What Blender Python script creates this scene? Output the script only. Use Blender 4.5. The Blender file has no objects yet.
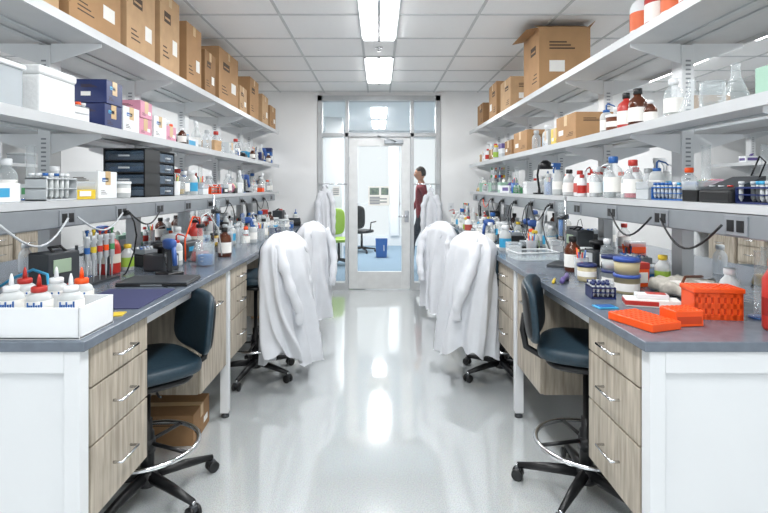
import bpy, bmesh, math, random
from mathutils import Matrix, Vector
random.seed(7)
R=random.Random(11)
sc=bpy.context.scene
try:
    sc.view_settings.view_transform='Standard'
    sc.view_settings.look='None'
except Exception: pass

# ---------------------------------------------------------------- materials
def lin(h):
    h=h.lstrip('#'); o=[]
    for i in (0,2,4):
        c=int(h[i:i+2],16)/255
        o.append(c/12.92 if c<=.04045 else ((c+.055)/1.055)**2.4)
    return o
MC={}
def M(name,col,rough=.5,metal=0.,var=.04,scale=12.,bump=0.,emit=0.,stretch=None,var2=None,spec=.5,coat=0.):
    if name in MC: return MC[name]
    m=bpy.data.materials.new(name); m.use_nodes=True
    nt=m.node_tree; N=nt.nodes; L=nt.links
    b=N['Principled BSDF']; c=lin(col)
    tc=N.new('ShaderNodeTexCoord'); mp=N.new('ShaderNodeMapping')
    if stretch: mp.inputs['Scale'].default_value=stretch
    L.new(tc.outputs['Object'],mp.inputs['Vector'])
    n=N.new('ShaderNodeTexNoise'); n.inputs['Scale'].default_value=scale; n.inputs['Detail'].default_value=5
    L.new(mp.outputs[0],n.inputs['Vector'])
    r=N.new('ShaderNodeValToRGB')
    r.color_ramp.elements[0].position=.32; r.color_ramp.elements[1].position=.68
    d=[max(0,x*(1-var)) for x in c]; e=[min(1,x*(1+var)) for x in c]
    if var2: d=lin(var2)
    r.color_ramp.elements[0].color=(*d,1); r.color_ramp.elements[1].color=(*e,1)
    L.new(n.outputs['Fac'],r.inputs[0]); L.new(r.outputs[0],b.inputs['Base Color'])
    b.inputs['Roughness'].default_value=rough; b.inputs['Metallic'].default_value=metal
    b.inputs['Specular IOR Level'].default_value=spec
    b.inputs['Coat Weight'].default_value=coat
    if bump:
        bp=N.new('ShaderNodeBump'); bp.inputs['Strength'].default_value=bump; bp.inputs['Distance'].default_value=.01
        L.new(n.outputs['Fac'],bp.inputs['Height']); L.new(bp.outputs[0],b.inputs['Normal'])
    if emit:
        b.inputs['Emission Color'].default_value=(*c,1); b.inputs['Emission Strength'].default_value=emit
    MC[name]=m; return m
def GL(name,col='ffffff',op=.2,rough=.05,tint='ffffff'):
    if name in MC: return MC[name]
    m=bpy.data.materials.new(name); m.use_nodes=True
    nt=m.node_tree; N=nt.nodes; L=nt.links
    out=N['Material Output']; b=N['Principled BSDF']
    b.inputs['Base Color'].default_value=(*lin(col),1); b.inputs['Roughness'].default_value=rough
    t=N.new('ShaderNodeBsdfTransparent'); t.inputs[0].default_value=(*lin(tint),1)
    fr=N.new('ShaderNodeLayerWeight'); fr.inputs[0].default_value=.25
    ad=N.new('ShaderNodeMath'); ad.operation='MULTIPLY_ADD'; ad.use_clamp=True
    ad.inputs[1].default_value=.5; ad.inputs[2].default_value=op
    L.new(fr.outputs['Facing'],ad.inputs[0])
    mx=N.new('ShaderNodeMixShader'); L.new(ad.outputs[0],mx.inputs[0]); L.new(t.outputs[0],mx.inputs[1]); L.new(b.outputs[0],mx.inputs[2])
    L.new(mx.outputs[0],out.inputs[0]); MC[name]=m; return m

white=M('white_paint','e4e7e9',.45,var=.015); wall_m=M('wall_paint','eeefef',.7,var=.015,scale=3)
shelfm=M('shelf_enamel','c1c4c6',.32,var=.02); frame_m=M('frame_white','dde0e2',.35,var=.012,scale=3)
bench_m=M('epoxy_benchtop','68717c',.22,var=.09,scale=25)
wood=M('grey_laminate','b7ae9f',.45,var=.10,scale=5,stretch=(9,9,.9),var2='928879')
chrome=M('chrome','dadcdf',.12,1.0)
alu=M('rail_aluminium','9ba1a6',.38,.5)
black=M('black_plastic','151618',.4); dgrey=M('dark_grey','3a3e42',.45); grey=M('mid_grey','888d92',.45); lgrey=M('light_grey','bfc4c7',.45)
navy=M('seat_fabric','203541',.5,var=.12,scale=60,bump=.1)
card=M('cardboard','b08a62',.8,var=.07,scale=8); card2=M('cardboard_pale','c2a07a',.8,var=.07); card3=M('cardboard_dark','96734f',.8,var=.08)
tape=M('packing_tape','cdb083',.3); ink=M('printed_ink','4a3a2c',.7)
coatm=M('coat_cotton','d9dce1',.9,var=.03,scale=9,bump=.35)
red=M('red_plastic','b8332b',.35); orange=M('orange_plastic','f2561a',.4); yellow=M('yellow_plastic','dcbf3a',.4)
blue=M('blue_plastic','2a62a8',.35); cyan=M('cyan_plastic','3b9fcb',.35); green=M('green_plastic','4a9560',.4); lime=M('lime_plastic','98bb48',.4)
pink=M('pink_print','d290a6',.5); purple=M('purple_plastic','62528f',.4); dblue=M('dark_blue_plastic','212f62',.35); teal=M('teal_plastic','3a8a8d',.4)
foam=M('polystyrene_foam','e9ebeb',.8,scale=80,bump=.2); paper=M('paper','f0efea',.8,var=.02); cream=M('instrument_cream','d8d5ca',.4)
natural=GL('natural_plastic','dce1e1',.6,.3); glass=GL('clear_glass','dfe9ec',.14,.04); amber=GL('amber_glass','5a2a10',.8,.1)
clearp=GL('clear_plastic','d5dde2',.32,.15); bluep=GL('smoky_drawer','46586a',.70,.2); pane=GL('window_glass','e8eeee',.02,.02,'fdfefe')
yliq=M('amber_liquid','c9a94e',.2); pinkl=M('pink_medium','cf6a76',.2); redl=M('red_liquid','a8201c',.2); pad=M('absorbent_pad','373b60',.8)
brown=M('brown_plastic','6b3a22',.4)

# ---------------------------------------------------------------- mesh builder
class G:
    def __init__(s): s.v=[];s.f=[];s.m=[];s.s=[];s.mats=[];s.T=Matrix.Identity(4)
    def mi(s,m):
        if m not in s.mats: s.mats.append(m)
        return s.mats.index(m)
    def add(s,vs,fs,mat,smooth=False):
        o=len(s.v); i=s.mi(mat)
        for p in vs: s.v.append(tuple(s.T@Vector(p)))
        for f in fs: s.f.append(tuple(o+k for k in f)); s.m.append(i); s.s.append(smooth)
    def box(s,x0,y0,z0,x1,y1,z1,mat,bev=0.):
        if x0>x1:x0,x1=x1,x0
        if y0>y1:y0,y1=y1,y0
        if z0>z1:z0,z1=z1,z0
        if bev:
            bm=bmesh.new(); bmesh.ops.create_cube(bm,size=1)
            for v in bm.verts:
                v.co=Vector(((x0+x1)/2+v.co.x*(x1-x0),(y0+y1)/2+v.co.y*(y1-y0),(z0+z1)/2+v.co.z*(z1-z0)))
            b=min(bev,(x1-x0)*.45,(y1-y0)*.45,(z1-z0)*.45)
            bmesh.ops.bevel(bm,geom=list(bm.edges),offset=b,segments=3,profile=.5,affect='EDGES')
            bm.verts.index_update()
            s.add([v.co.copy() for v in bm.verts],[[v.index for v in f.verts] for f in bm.faces],mat,False); bm.free(); return
        vs=[(x0,y0,z0),(x1,y0,z0),(x1,y1,z0),(x0,y1,z0),(x0,y0,z1),(x1,y0,z1),(x1,y1,z1),(x0,y1,z1)]
        s.add(vs,[(0,3,2,1),(4,5,6,7),(0,1,5,4),(1,2,6,5),(2,3,7,6),(3,0,4,7)],mat)
    def lathe(s,prof,mat,c=(0,0,0),seg=18,smooth=True,caps=True,A=None):
        vs=[];fs=[];n=len(prof)
        for r,z in prof:
            for k in range(seg):
                a=2*math.pi*k/seg; p=Vector((r*math.cos(a),r*math.sin(a),z))
                if A: p=A@p
                vs.append(p+Vector(c))
        for i in range(n-1):
            for k in range(seg):
                k2=(k+1)%seg; fs.append((i*seg+k,i*seg+k2,(i+1)*seg+k2,(i+1)*seg+k))
        if caps:
            if prof[0][0]>1e-5: fs.append(tuple(range(seg))[::-1])
            if prof[-1][0]>1e-5: fs.append(tuple((n-1)*seg+k for k in range(seg)))
        s.add(vs,fs,mat,smooth)
    def cyl(s,r,z0,z1,mat,c=(0,0),seg=18,r2=None,A=None):
        r2=r if r2 is None else r2; e=min(.003,r*.2,(z1-z0)*.2)
        s.lathe([(r-e,z0),(r,z0+e),(r2,z1-e),(r2-e,z1)],mat,(c[0],c[1],0),seg,A=A)
    def tube(s,pts,r,mat,seg=8,close=False):
        pts=[Vector(p) for p in pts]; n=len(pts)
        rs=r if isinstance(r,(list,tuple)) else [r]*n
        vs=[];fs=[]; up=None
        for i,p in enumerate(pts):
            if close: t=(pts[(i+1)%n]-pts[i-1])
            else: t=(pts[min(i+1,n-1)]-pts[max(i-1,0)])
            t.normalize()
            if up is None: up=Vector((0,0,1)) if abs(t.z)<.9 else Vector((1,0,0))
            a=t.cross(up); 
            if a.length<1e-4: a=t.cross(Vector((0,1,0)))
            a.normalize(); b=a.cross(t).normalized(); up=b
            for k in range(seg):
                w=2*math.pi*k/seg; vs.append(p+a*math.cos(w)*rs[i]+b*math.sin(w)*rs[i])
        for i in range(n if close else n-1):
            j=(i+1)%n
            for k in range(seg):
                k2=(k+1)%seg; fs.append((i*seg+k,i*seg+k2,j*seg+k2,j*seg+k))
        if not close: fs.append(tuple(range(seg))[::-1]); fs.append(tuple((n-1)*seg+k for k in range(seg)))
        s.add(vs,fs,mat,True)
    def sup(s,c,rad,mat,e1=.5,e2=.5,nu=14,nv=28,fn=None):
        def pw(x,e): return math.copysign(abs(x)**e,x)
        vs=[];fs=[]
        for i in range(nu+1):
            u=-math.pi/2+math.pi*i/nu
            for k in range(nv):
                w=2*math.pi*k/nv
                p=Vector((rad[0]*pw(math.cos(u),e1)*pw(math.cos(w),e2),rad[1]*pw(math.cos(u),e1)*pw(math.sin(w),e2),rad[2]*pw(math.sin(u),e1)))
                if fn: p=fn(p)
                vs.append(p+Vector(c))
        for i in range(nu):
            for k in range(nv):
                k2=(k+1)%nv; fs.append((i*nv+k,i*nv+k2,(i+1)*nv+k2,(i+1)*nv+k))
        s.add(vs,fs,mat,True)
    def mesh(s,name):
        me=bpy.data.meshes.new(name); me.from_pydata(s.v,[],s.f)
        for m in s.mats: me.materials.append(m)
        me.polygons.foreach_set('material_index',s.m); me.polygons.foreach_set('use_smooth',s.s)
        bm=bmesh.new(); bm.from_mesh(me)
        bmesh.ops.remove_doubles(bm,verts=bm.verts,dist=1e-6)
        bmesh.ops.recalc_face_normals(bm,faces=bm.faces); bm.to_mesh(me); bm.free(); me.update(); return me
    def obj(s,name,loc=(0,0,0),rot=0,parent=None):
        return put(name,s.mesh(name),loc,rot,parent)
def put(name,me,loc=(0,0,0),rot=0,parent=None):
    o=bpy.data.objects.new(name,me); sc.collection.objects.link(o)
    o.location=loc; o.rotation_euler=(0,0,rot)
    if parent: o.parent=parent
    return o
def empty(name,loc=(0,0,0),rot=0):
    o=bpy.data.objects.new(name,None); sc.collection.objects.link(o); o.location=loc; o.rotation_euler=(0,0,rot); o.empty_display_size=.1; return o

# ---------------------------------------------------------------- room shell
CEIL=2.75; BACK=6.96; XL,XR=-6.6,6.5; YF=-3.0
fm=bpy.data.materials.new('speckled_vinyl_floor'); fm.use_nodes=True
N=fm.node_tree.nodes; L=fm.node_tree.links; b=N['Principled BSDF']
tc=N.new('ShaderNodeTexCoord'); n1=N.new('ShaderNodeTexNoise'); n1.inputs['Scale'].default_value=190; n1.inputs['Detail'].default_value=3
n2=N.new('ShaderNodeTexVoronoi'); n2.inputs['Scale'].default_value=120
r1=N.new('ShaderNodeValToRGB'); r1.color_ramp.elements[0].position=.35; r1.color_ramp.elements[0].color=(*lin('adb4b6'),1); r1.color_ramp.elements[1].position=.58; r1.color_ramp.elements[1].color=(*lin('cbd0d1'),1)
L.new(tc.outputs['Object'],n1.inputs[0]); L.new(n1.outputs['Fac'],r1.inputs[0]); L.new(tc.outputs['Object'],n2.inputs[0])
mx=N.new('ShaderNodeMixRGB'); mx.blend_type='MULTIPLY'; mx.inputs[0].default_value=.06; L.new(r1.outputs[0],mx.inputs[1]); L.new(n2.outputs['Color'],mx.inputs[2]); L.new(mx.outputs[0],b.inputs['Base Color'])
n3=N.new('ShaderNodeTexNoise'); n3.inputs['Scale'].default_value=2.5; L.new(tc.outputs['Object'],n3.inputs[0])
bp=N.new('ShaderNodeBump'); bp.inputs['Strength'].default_value=.07; bp.inputs['Distance'].default_value=.02; L.new(n3.outputs['Fac'],bp.inputs['Height']); L.new(bp.outputs[0],b.inputs['Normal']); L.new(bp.outputs[0],b.inputs['Coat Normal'])
b.inputs['Roughness'].default_value=.08; b.inputs['IOR'].default_value=1.7; b.inputs['Specular IOR Level'].default_value=1.; b.inputs['Coat Weight'].default_value=1.; b.inputs['Coat IOR'].default_value=1.65; b.inputs['Coat Roughness'].default_value=.035
g=G(); g.box(XL,YF,-.1,XR,BACK+.06,0,fm); g.obj('floor')
carpet=M('corridor_carpet','7f95a6',.95,var=.15,scale=60)
g=G(); g.box(-3.5,BACK+.06,-.1,3.5,12.3,0,carpet); g.obj('floor_corridor')
tile=M('acoustic_tile','fafbfb',.9,var=.02,scale=150,bump=.08); tbar=M('ceiling_grid','cdd0d1',.6)
g=G(); g.box(XL,YF,CEIL,XR,BACK+.06,CEIL+.1,tile)
xs=[-.15-.61*i for i in range(0,11)]+[.15+.61*i for i in range(0,11)]
ys=[4.43+.61*i for i in range(-12,5)]
for x in xs:
    if XL<x<XR: g.box(x-.011,YF,CEIL-.006,x+.011,BACK-.01,CEIL,tbar)
for y in ys:
    if YF<y<BACK: g.box(XL,y-.011,CEIL-.0065,XR,y+.011,CEIL,tbar)
g.obj('ceiling')
g=G(); g.box(-3.5,BACK+.06,2.8,3.5,12.3,2.9,tile); g.obj('ceiling_corridor')
OX=.855
g=G(); g.box(XL,BACK,0,-OX,BACK+.14,CEIL,wall_m); g.box(OX,BACK,0,XR,BACK+.14,CEIL,wall_m); g.box(-OX,BACK,2.70,OX,BACK+.14,CEIL,wall_m); g.obj('wall_back')
def sidewall(x0,x1,name,inner):
    g=G()
    g.box(x0,YF,0,x1,BACK,.95,wall_m); g.box(x0,YF,2.35,x1,BACK,CEIL,wall_m)
    for a,b_ in ((-3,-2.4),(-.3,.3),(2.1,2.6),(4.3,4.8),(6.5,BACK)): g.box(x0,a,.95,x1,b_,2.35,wall_m)
    g.obj(name)
    k=1
    for a,b_ in ((-2.4,-.3),(.3,2.1),(2.6,4.3),(4.8,6.5)):
        g=G(); xm=(x0+x1)/2
        for (p,q) in ((a,a+.05),(b_-.05,b_),((a+b_)/2-.025,(a+b_)/2+.025)): g.box(xm-.04,p,.95,xm+.04,q,2.35,frame_m)
        g.box(xm-.04,a,.95,xm+.04,b_,1.0,frame_m); g.box(xm-.04,a,2.3,xm+.04,b_,2.35,frame_m)
        g.box(xm-.005,a+.05,1.0,xm+.005,b_-.05,2.3,pane); g.obj('window_%s_%d'%(name[5:],k)); k+=1
sidewall(XL-.15,XL,'wall_left',1); sidewall(XR,XR+.15,'wall_right',-1)
rub=M('rubber_base','9aa0a4',.6)
g=G(); g.box(XL,BACK-.01,0,-OX,BACK,.1,rub); g.obj('baseboard_back_left')
g=G(); g.box(OX,BACK-.01,0,XR,BACK,.1,rub); g.obj('baseboard_back_right')
g=G(); g.box(-3.6,BACK+.14,0,-3.5,12.3,2.8,wall_m); g.obj('wall_corridor_left')
g=G(); g.box(3.5,BACK+.14,0,3.6,12.3,2.8,wall_m); g.obj('wall_corridor_right')
g=G(); 
g.box(-3.5,12.2,0,3.5,12.3,.25,wall_m); g.box(-3.5,12.2,2.6,3.5,12.3,2.8,wall_m)
for a in (-3.5,-1.95,-.75,.28,1.5,2.9): g.box(a,12.15,.25,a+.2,12.3,2.6,wall_m)
g.obj('wall_corridor_far')
g=G()
for a in (-3.3,-1.75,-.55,.48,1.7): 
    b_={-3.3:-1.95,-1.75:-.75,-.55:.28,.48:1.5,1.7:2.9}[a]
    g.box(a,12.2,.25,a+.04,12.28,2.6,frame_m); g.box(b_-.04,12.2,.25,b_,12.28,2.6,frame_m); g.box(a,12.2,1.0,b_,12.26,1.04,frame_m)
    g.box(a+.04,12.23,.25,b_-.04,12.24,2.6,pane)
g.obj('window_corridor')
g=G(); g.box(-1.05,9.8,0,-.72,10.13,2.8,wall_m); g.obj('column_corridor')
fr=M('partition_frame','babdbf',.4,.1)
g=G(); Y0,Y1=BACK-.02,BACK+.12
g.box(-.85,Y0,0,-.79,Y1,2.70,fr); g.box(.79,Y0,0,.85,Y1,2.70,fr); g.box(-.85,Y0,2.63,.85,Y1,2.70,fr)
g.box(-.47,Y0,0,-.425,Y1,2.64,fr); g.box(.44,Y0,0,.485,Y1,2.64,fr)
g.box(-.79,Y0,2.13,.79,Y1,2.18,fr)
g.box(-.79,Y0,0,-.47,Y1,.10,fr); g.box(.485,Y0,0,.79,Y1,.10,fr)
g.box(-.79,BACK+.04,.10,-.47,BACK+.05,2.13,pane); g.box(.485,BACK+.04,.1,.79,BACK+.05,2.13,pane)
g.box(-.79,BACK+.04,2.18,-.47,BACK+.05,2.63,pane); g.box(-.425,BACK+.04,2.18,.44,BACK+.05,2.63,pane); g.box(.485,BACK+.04,2.18,.79,BACK+.05,2.63,pane)
g.obj('window_1')
g=G(); dr=M('door_paint','dddfdf',.35)
a,b_=-.42,.435; y0,y1=BACK+.01,BACK+.055
g.box(a,y0,.01,a+.12,y1,2.125,dr,.004); g.box(b_-.12,y0,.01,b_,y1,2.125,dr,.004)
g.box(a+.12,y0,.01,b_-.12,y1,.25,dr,.004); g.box(a+.12,y0,2.0,b_-.12,y1,2.125,dr,.004)
g.box(a+.12,y0+.02,.25,b_-.12,y0+.026,2.0,pane)
g.tube([(b_-.05,y0,1.02),(b_-.05,y0-.05,1.02),(b_-.17,y0-.05,1.02)],.01,chrome); g.box(b_-.08,y0-.006,.94,b_-.02,y0,1.1,chrome,.003)
g.box(b_-.36,y0-.04,2.03,b_-.1,y0,2.09,alu,.005); g.tube([(b_-.2,y0-.04,2.06),(b_-.32,y0-.16,2.09),(b_-.45,y0-.03,2.14)],.008,alu)
g.box(a,y0-.008,1.75,a+.01,y0,1.85,chrome)
g.obj('door_1')
g=G(); g.box(-.15,0,0,.15,.003,.27,paper); 
g.box(-.13,-.001,.15,.0,.0,.25,M('sign_print','8fa08c',.7,var2='4f6068',scale=30)); g.box(.03,-.001,.15,.13,0,.25,MC['sign_print'])
for i in range(5): g.box(-.13,-.001,.02+i*.022,.01+.1*(i%2),0,.036+i*.022,grey)
g.obj('door_sign',(.0,y0+.014,1.17))
g=G(); g.box(-.05,0,0,.05,.003,.14,paper)
for i in range(4): g.box(-.04,-.001,.02+i*.026,.04,0,.03+i*.026,grey)
g.obj('paper_notice',(-.60,BACK+.036,1.30))
g=G(); g.box(-.035,0,0,.035,.012,.11,white,.003); g.box(-.01,-.006,.04,.01,0,.07,lgrey); g.obj('light_switch',(1.0,BACK-.012,1.1))

# ceiling lights
emi=M('light_diffuser','ffffff',.5,emit=13.0)
def fixture(x,y,w=.3,l=1.2,z=CEIL):
    g=G()
    g.box(-w/2,-l/2,-.012,w/2,-l/2+.02,-.001,white); g.box(-w/2,l/2-.02,-.012,w/2,l/2,-.001,white)
    g.box(-w/2,-l/2,-.012,-w/2+.015,l/2,-.001,white); g.box(w/2-.015,-l/2,-.012,w/2,l/2,-.001,white); g.box(-.010,-l/2,-.028,.010,l/2,-.001,grey)
    g.box(-w/2+.018,-l/2+.02,-.026,-.012,l/2-.02,-.001,emi); g.box(.012,-l/2+.02,-.026,w/2-.018,l/2-.02,-.001,emi)
    o=g.obj('ceiling_light',(x,y,z-.006)); 
    ld=bpy.data.lights.new('lamp','AREA'); ld.shape='RECTANGLE'; ld.size=w*.85; ld.size_y=l*.9; ld.energy=LP; ld.color=(.985,.99,1.)
    lo=bpy.data.objects.new('lamp',ld); sc.collection.objects.link(lo); lo.parent=o; lo.location=(0,0,-.035)
LP=21
for y in (-1.67,.16,1.99,3.82,5.64): fixture(0,y)
for X in (-3.24,3.2):
    for y in (.16,1.99,3.82,5.64): fixture(X,y)
LP=60
fixture(0,9.2,z=2.8); fixture(-.0,10.9,z=2.8)
g=G(); g.lathe([(.04,0),(.04,-.004),(.015,-.006),(.012,-.03),(.02,-.034),(0.001,-.036)],chrome); g.obj('sprinkler_head',(.0,4.74,CEIL))

# ---------------------------------------------------------------- islands
BT=.95; ZL,ZM,ZT=1.37,1.735,2.185   # shelf top surfaces
def drawer_cab(g,xf,s,y0,y1,z0=.34,z1=BT-.04,kind='d'):
    xb=xf+s*.50
    g.box(xf+s*.018,y0,z0,xb,y1,z1,wood)
    hs=[.0,.235,.57,1.0] if kind=='d' else ([0,1.] if kind=='c' else [0,.25,1.])
    H=z1-z0
    for i in range(len(hs)-1):
        a=z1-hs[i]*H-.004; b_=z1-hs[i+1]*H+.003
        g.box(xf,y0+.003,b_,xf+s*.018,y1-.003,a,wood,.002)
        ym=(y0+y1)/2; zc=(a+b_)/2+ (0.0 if kind=='d' else H*.25*(i==len(hs)-2))
        hw=.06
        g.tube([(xf,ym-hw,zc),(xf-s*.03,ym-hw,zc),(xf-s*.032,ym,zc),(xf-s*.03,ym+hw,zc),(xf,ym+hw,zc)],.005,chrome,6)
def island(xe,xc,s,real=True):
    par=empty('lab_bench',(0,0,0)); D=abs(xc-xe); xf=xc+s*D; ya,yb=1.548,6.5
    g=G(); g.box(xe,ya,BT-.032,xf,yb,BT,bench_m,.003); g.obj('benchtop',parent=par)
    g=G()
    for yy in (ya+.01,3.09,4.62,yb-.06):
        for x in (xe+s*.02,xf-s*.07):
            g.box(x,yy,.03,x+s*.05,yy+.05,BT-.032,frame_m,.003)
            g.lathe([(.012,0.03),(.012,.02),(.025,.012),(.025,0)][::-1],dgrey,(x+s*.025,yy+.025,0),10)
        g.box(xe+s*.07,yy,BT-.10,xf-s*.07,yy+.05,BT-.032,frame_m)
    g.box(xe+s*.07,ya+.03,.06,xf-s*.07,ya+.045,BT-.10,frame_m)
    g.box(xe+s*.07,ya+.01,.06,xf-s*.07,ya+.05,.12,frame_m)
    g.box(xe+s*.07,yb-.04,.06,xf-s*.07,yb-.03,BT-.10,frame_m)
    g.box(xe+s*.03,ya+.06,BT-.075,xe+s*.05,yb-.06,BT-.033,frame_m); g.box(xf-s*.05,ya+.06,BT-.075,xf-s*.03,yb-.06,BT-.033,frame_m)
    g.box(xc-.01,ya+.06,.25,xc+.01,yb-.06,BT-.033,frame_m); g.obj('frame',parent=par)
    for (a,b_,k) in ((1.62,2.02,'d'),(2.62,3.06,'c'),(3.16,3.54,'d'),(4.22,4.58,'c'),(5.3,5.7,'d'),(5.75,6.2,'c')):
        g=G(); drawer_cab(g,xe+s*.022,s,a,b_,kind=k); g.obj('drawer_unit',parent=par)
        g=G(); drawer_cab(g,xf-s*.022,-s,a,b_,kind=k); g.obj('drawer_unit',parent=par)
    sp=empty('shelving_unit'); 
    SD=.30; yA,yB=1.42,6.8
    g=G(); posts=[1.66+.86*i for i in range(6)]+[6.42]
    for p in posts:
        g.box(xc-.03,p-.045,BT,xc+.03,p+.045,ZT-.05,frame_m,.003)
        for sd in (-1,1):
            for z in (ZL,ZM,ZT):
                t=z-.042
                x0=xc+sd*.03; x1=xc+sd*(SD-.02)
                vs=[];
                for yy in (p-.035,p-.031): vs+= [(x0,yy,t),(x1,yy,t),(x1,yy,t-.02),(x0,yy,t-.10)]
                g.add(vs,[(0,1,2,3),(7,6,5,4),(0,4,5,1),(1,5,6,2),(2,6,7,3),(3,7,4,0)],frame_m)
        for k in range(14): 
            for zz in (ZL+.03,ZM+.03): g.box(xc-.012,p-.047,zz+k*.022,xc+.012,p-.045,zz+k*.022+.008,grey) if zz+k*.022<(ZM if zz<ZM else ZT)-.07 else None
    g.obj('upright_posts',parent=sp)
    for z in (ZL,ZM,ZT):
        g=G()
        lip=.03 if z==ZL else .042
        for sd in (-1,1):
            a=xc+sd*.032 if z!=ZT else xc
            g.box(a,yA,z-.022,xc+sd*SD,yB,z,shelfm); g.box(xc+sd*(SD-.012),yA,z-lip,xc+sd*SD,yB,z-.022,shelfm)
            if z!=ZL: g.box(xc+sd*.032,yA,z-.03,xc+sd*.06,yB,z-.022,lgrey)
        g.obj('shelf',parent=sp)
    g=G()
    for sd in (-1,1):
        x0=xc+sd*(SD-.075); x1=xc+sd*(SD-.004)
        g.box(x0,yA+.02,ZL-.115,x1,yB-.25,ZL-.031,alu,.006)
        y=yA+.25
        while y<yB-.5:
            g.box(x1,y,ZL-.108,x1+sd*.005,y+.11,ZL-.04,grey,.002)
            for q in (.014,.062):
                g.box(x1+sd*.005,y+q,ZL-.095,x1+sd*.007,y+q+.034,ZL-.055,black)
            y+=.46
    g.obj('power_raceway',parent=sp)
island(-.913,-1.66,-1); island(.824,1.53,1)
island(-.913-3.24,-1.66-3.24,-1); island(.824+3.24-.0,1.53+3.24,1)

# ---------------------------------------------------------------- lab items
ITEMS={}
def reg(key,name,g):
    me=g.mesh(name); xs=[v.co.x for v in me.vertices]; ysv=[v.co.y for v in me.vertices]; zs=[v.co.z for v in me.vertices]
    ITEMS[key]=(name,me,(min(xs),max(xs),min(ysv),max(ysv)),max(zs)); return key
def bottle(r,h,body,cap,label=None,neck=.4,liq=None):
    g=G()
    g.lathe([(r*.93,0),(r,.006),(r,h*.6),(r*.85,h*.70),(r*neck,h*.8),(r*neck,h*.86)],body,caps=True)
    g.cyl(r*neck*1.2,h*.84,h,cap)
    if label: g.lathe([(r*1.012,h*.14),(r*1.012,h*.5)],label,caps=False)
    if liq: g.cyl(r*.9,.005,h*.45,liq)
    return g
reg('b_clear_blue','reagent_bottle',bottle(.043,.19,glass,blue,paper,.42,yliq))
reg('b_clear_blue2','media_bottle',bottle(.05,.23,glass,blue,paper,.42))
reg('b_clear_red','media_bottle',bottle(.045,.2,glass,red,paper,.42,pinkl))
reg('b_clear_or','media_bottle',bottle(.035,.15,glass,orange,paper,.45))
reg('b_clear_w','media_bottle',bottle(.04,.18,glass,white,paper,.45)); reg('b_clear_g','media_bottle',bottle(.035,.16,clearp,lgrey,None,.5)); reg('b_nat_w','plastic_bottle',bottle(.036,.16,natural,white,paper,.5)); reg('b_nat_k','plastic_bottle',bottle(.04,.18,natural,black,paper,.45))
reg('b_amber','amber_bottle',bottle(.045,.2,amber,black,paper))
reg('b_amber_s','amber_bottle',bottle(.03,.12,amber,white,paper))
reg('b_white','plastic_bottle',bottle(.04,.17,white,red,M('label_red','c25850',.6)))
reg('b_white2','plastic_bottle',bottle(.045,.19,natural,white,cyan,.5))
reg('b_red','red_bottle',bottle(.045,.2,red,black,paper,.35))
reg('b_red2','red_bottle',bottle(.03,.14,white,red,red,.4))
reg('b_green','plastic_bottle',bottle(.035,.16,green,white,paper,.4))
reg('b_yellow','plastic_bottle',bottle(.035,.15,natural,yellow,lime,.5))
def wash(r,h,cap,lab):
    g=G(); g.lathe([(r*.9,0),(r,.01),(r,h*.68),(r*.8,h*.78),(r*.45,h*.83)],natural); g.cyl(r*.55,h*.82,h*.92,cap)
    g.tube([(0,0,h*.9),(0,0,h*1.08),(.01,0,h*1.14),(r*1.3,0,h*1.08),(r*1.7,0,h*1.0)],[.005,.005,.005,.004,.0025],cap,6)
    if lab: g.lathe([(r*1.01,h*.2),(r*1.01,h*.55)],lab,caps=False)
    return g
reg('wash_r','wash_bottle',wash(.036,.17,red,paper)); reg('wash_w','wash_bottle',wash(.036,.17,white,cyan)); reg('wash_y','wash_bottle',wash(.034,.16,yellow,None)); reg('wash_b','wash_bottle',wash(.036,.17,blue,paper))
def spray(cap,body):
    g=G(); g.lathe([(.036,0),(.04,.01),(.038,.12),(.02,.17),(.014,.19)],body); g.cyl(.017,.185,.205,cap,seg=12)
    g.box(-.02,-.011,.205,.05,.011,.235,cap,.004); g.box(.048,-.006,.214,.06,.006,.227,white); g.tube([(.03,0,.205),(.045,0,.18),(.04,0,.16)],.005,cap,6)
    g.lathe([(.0395,.03),(.039,.1)],paper,caps=False); return g
reg('spray_r','spray_bottle',spray(red,natural)); reg('spray_b','spray_bottle',spray(blue,natural)); reg('spray_w','spray_bottle',spray(white,natural)); reg('spray_o','spray_bottle',spray(orange,natural))
def flask(r,h,liq=None):
    g=G(); g.lathe([(r*.9,0),(r,.008),(r*.9,.03),(r*.3,h*.7),(r*.28,h*.95),(r*.34,h)],glass,caps=False); g.lathe([(0.001,.001),(r*.9,.0015)],glass,caps=False)
    if liq: g.lathe([(r*.85,.004),(r*.93,.01),(r*.72,h*.28),(.001,h*.281)],liq)
    return g
reg('flask','erlenmeyer_flask',flask(.05,.15)); reg('flask2','erlenmeyer_flask',flask(.06,.19,yliq)); reg('flask3','erlenmeyer_flask',flask(.045,.13,pinkl))
g=flask(.07,.22,redl); g.cyl(.028,.215,.24,black,seg=12); g.tube([(.005,0,.24),(.005,0,.29),(.05,.02,.31),(.12,.04,.2),(.14,.03,.02)],.005,natural,6); g.tube([(-.005,0,.24),(-.005,0,.28),(-.05,-.02,.29),(-.1,-.04,.15),(-.1,-.06,.01)],.005,orange,6); reg('vacf','vacuum_aspirator_flask',g)
def beaker(r,h,liq=None):
    g=G(); g.lathe([(.001,.002),(r*.95,.001),(r,.006),(r,h*.96),(r*1.06,h),(r*.95,h*.99),(r*.95,.008),(.001,.006)],glass,caps=False)
    if liq: g.cyl(r*.93,.008,h*.5,liq)
    for i in range(4): g.box(-.008,-r*1.01,h*(.25+.15*i),.008,-r*1.0,h*(.26+.15*i),white)
    return g
reg('beaker','glass_beaker',beaker(.045,.11)); reg('beaker2','glass_beaker',beaker(.055,.14,M('blue_liquid','4f86c6',.2))); reg('beaker3','glass_beaker',beaker(.035,.09,yliq))
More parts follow.
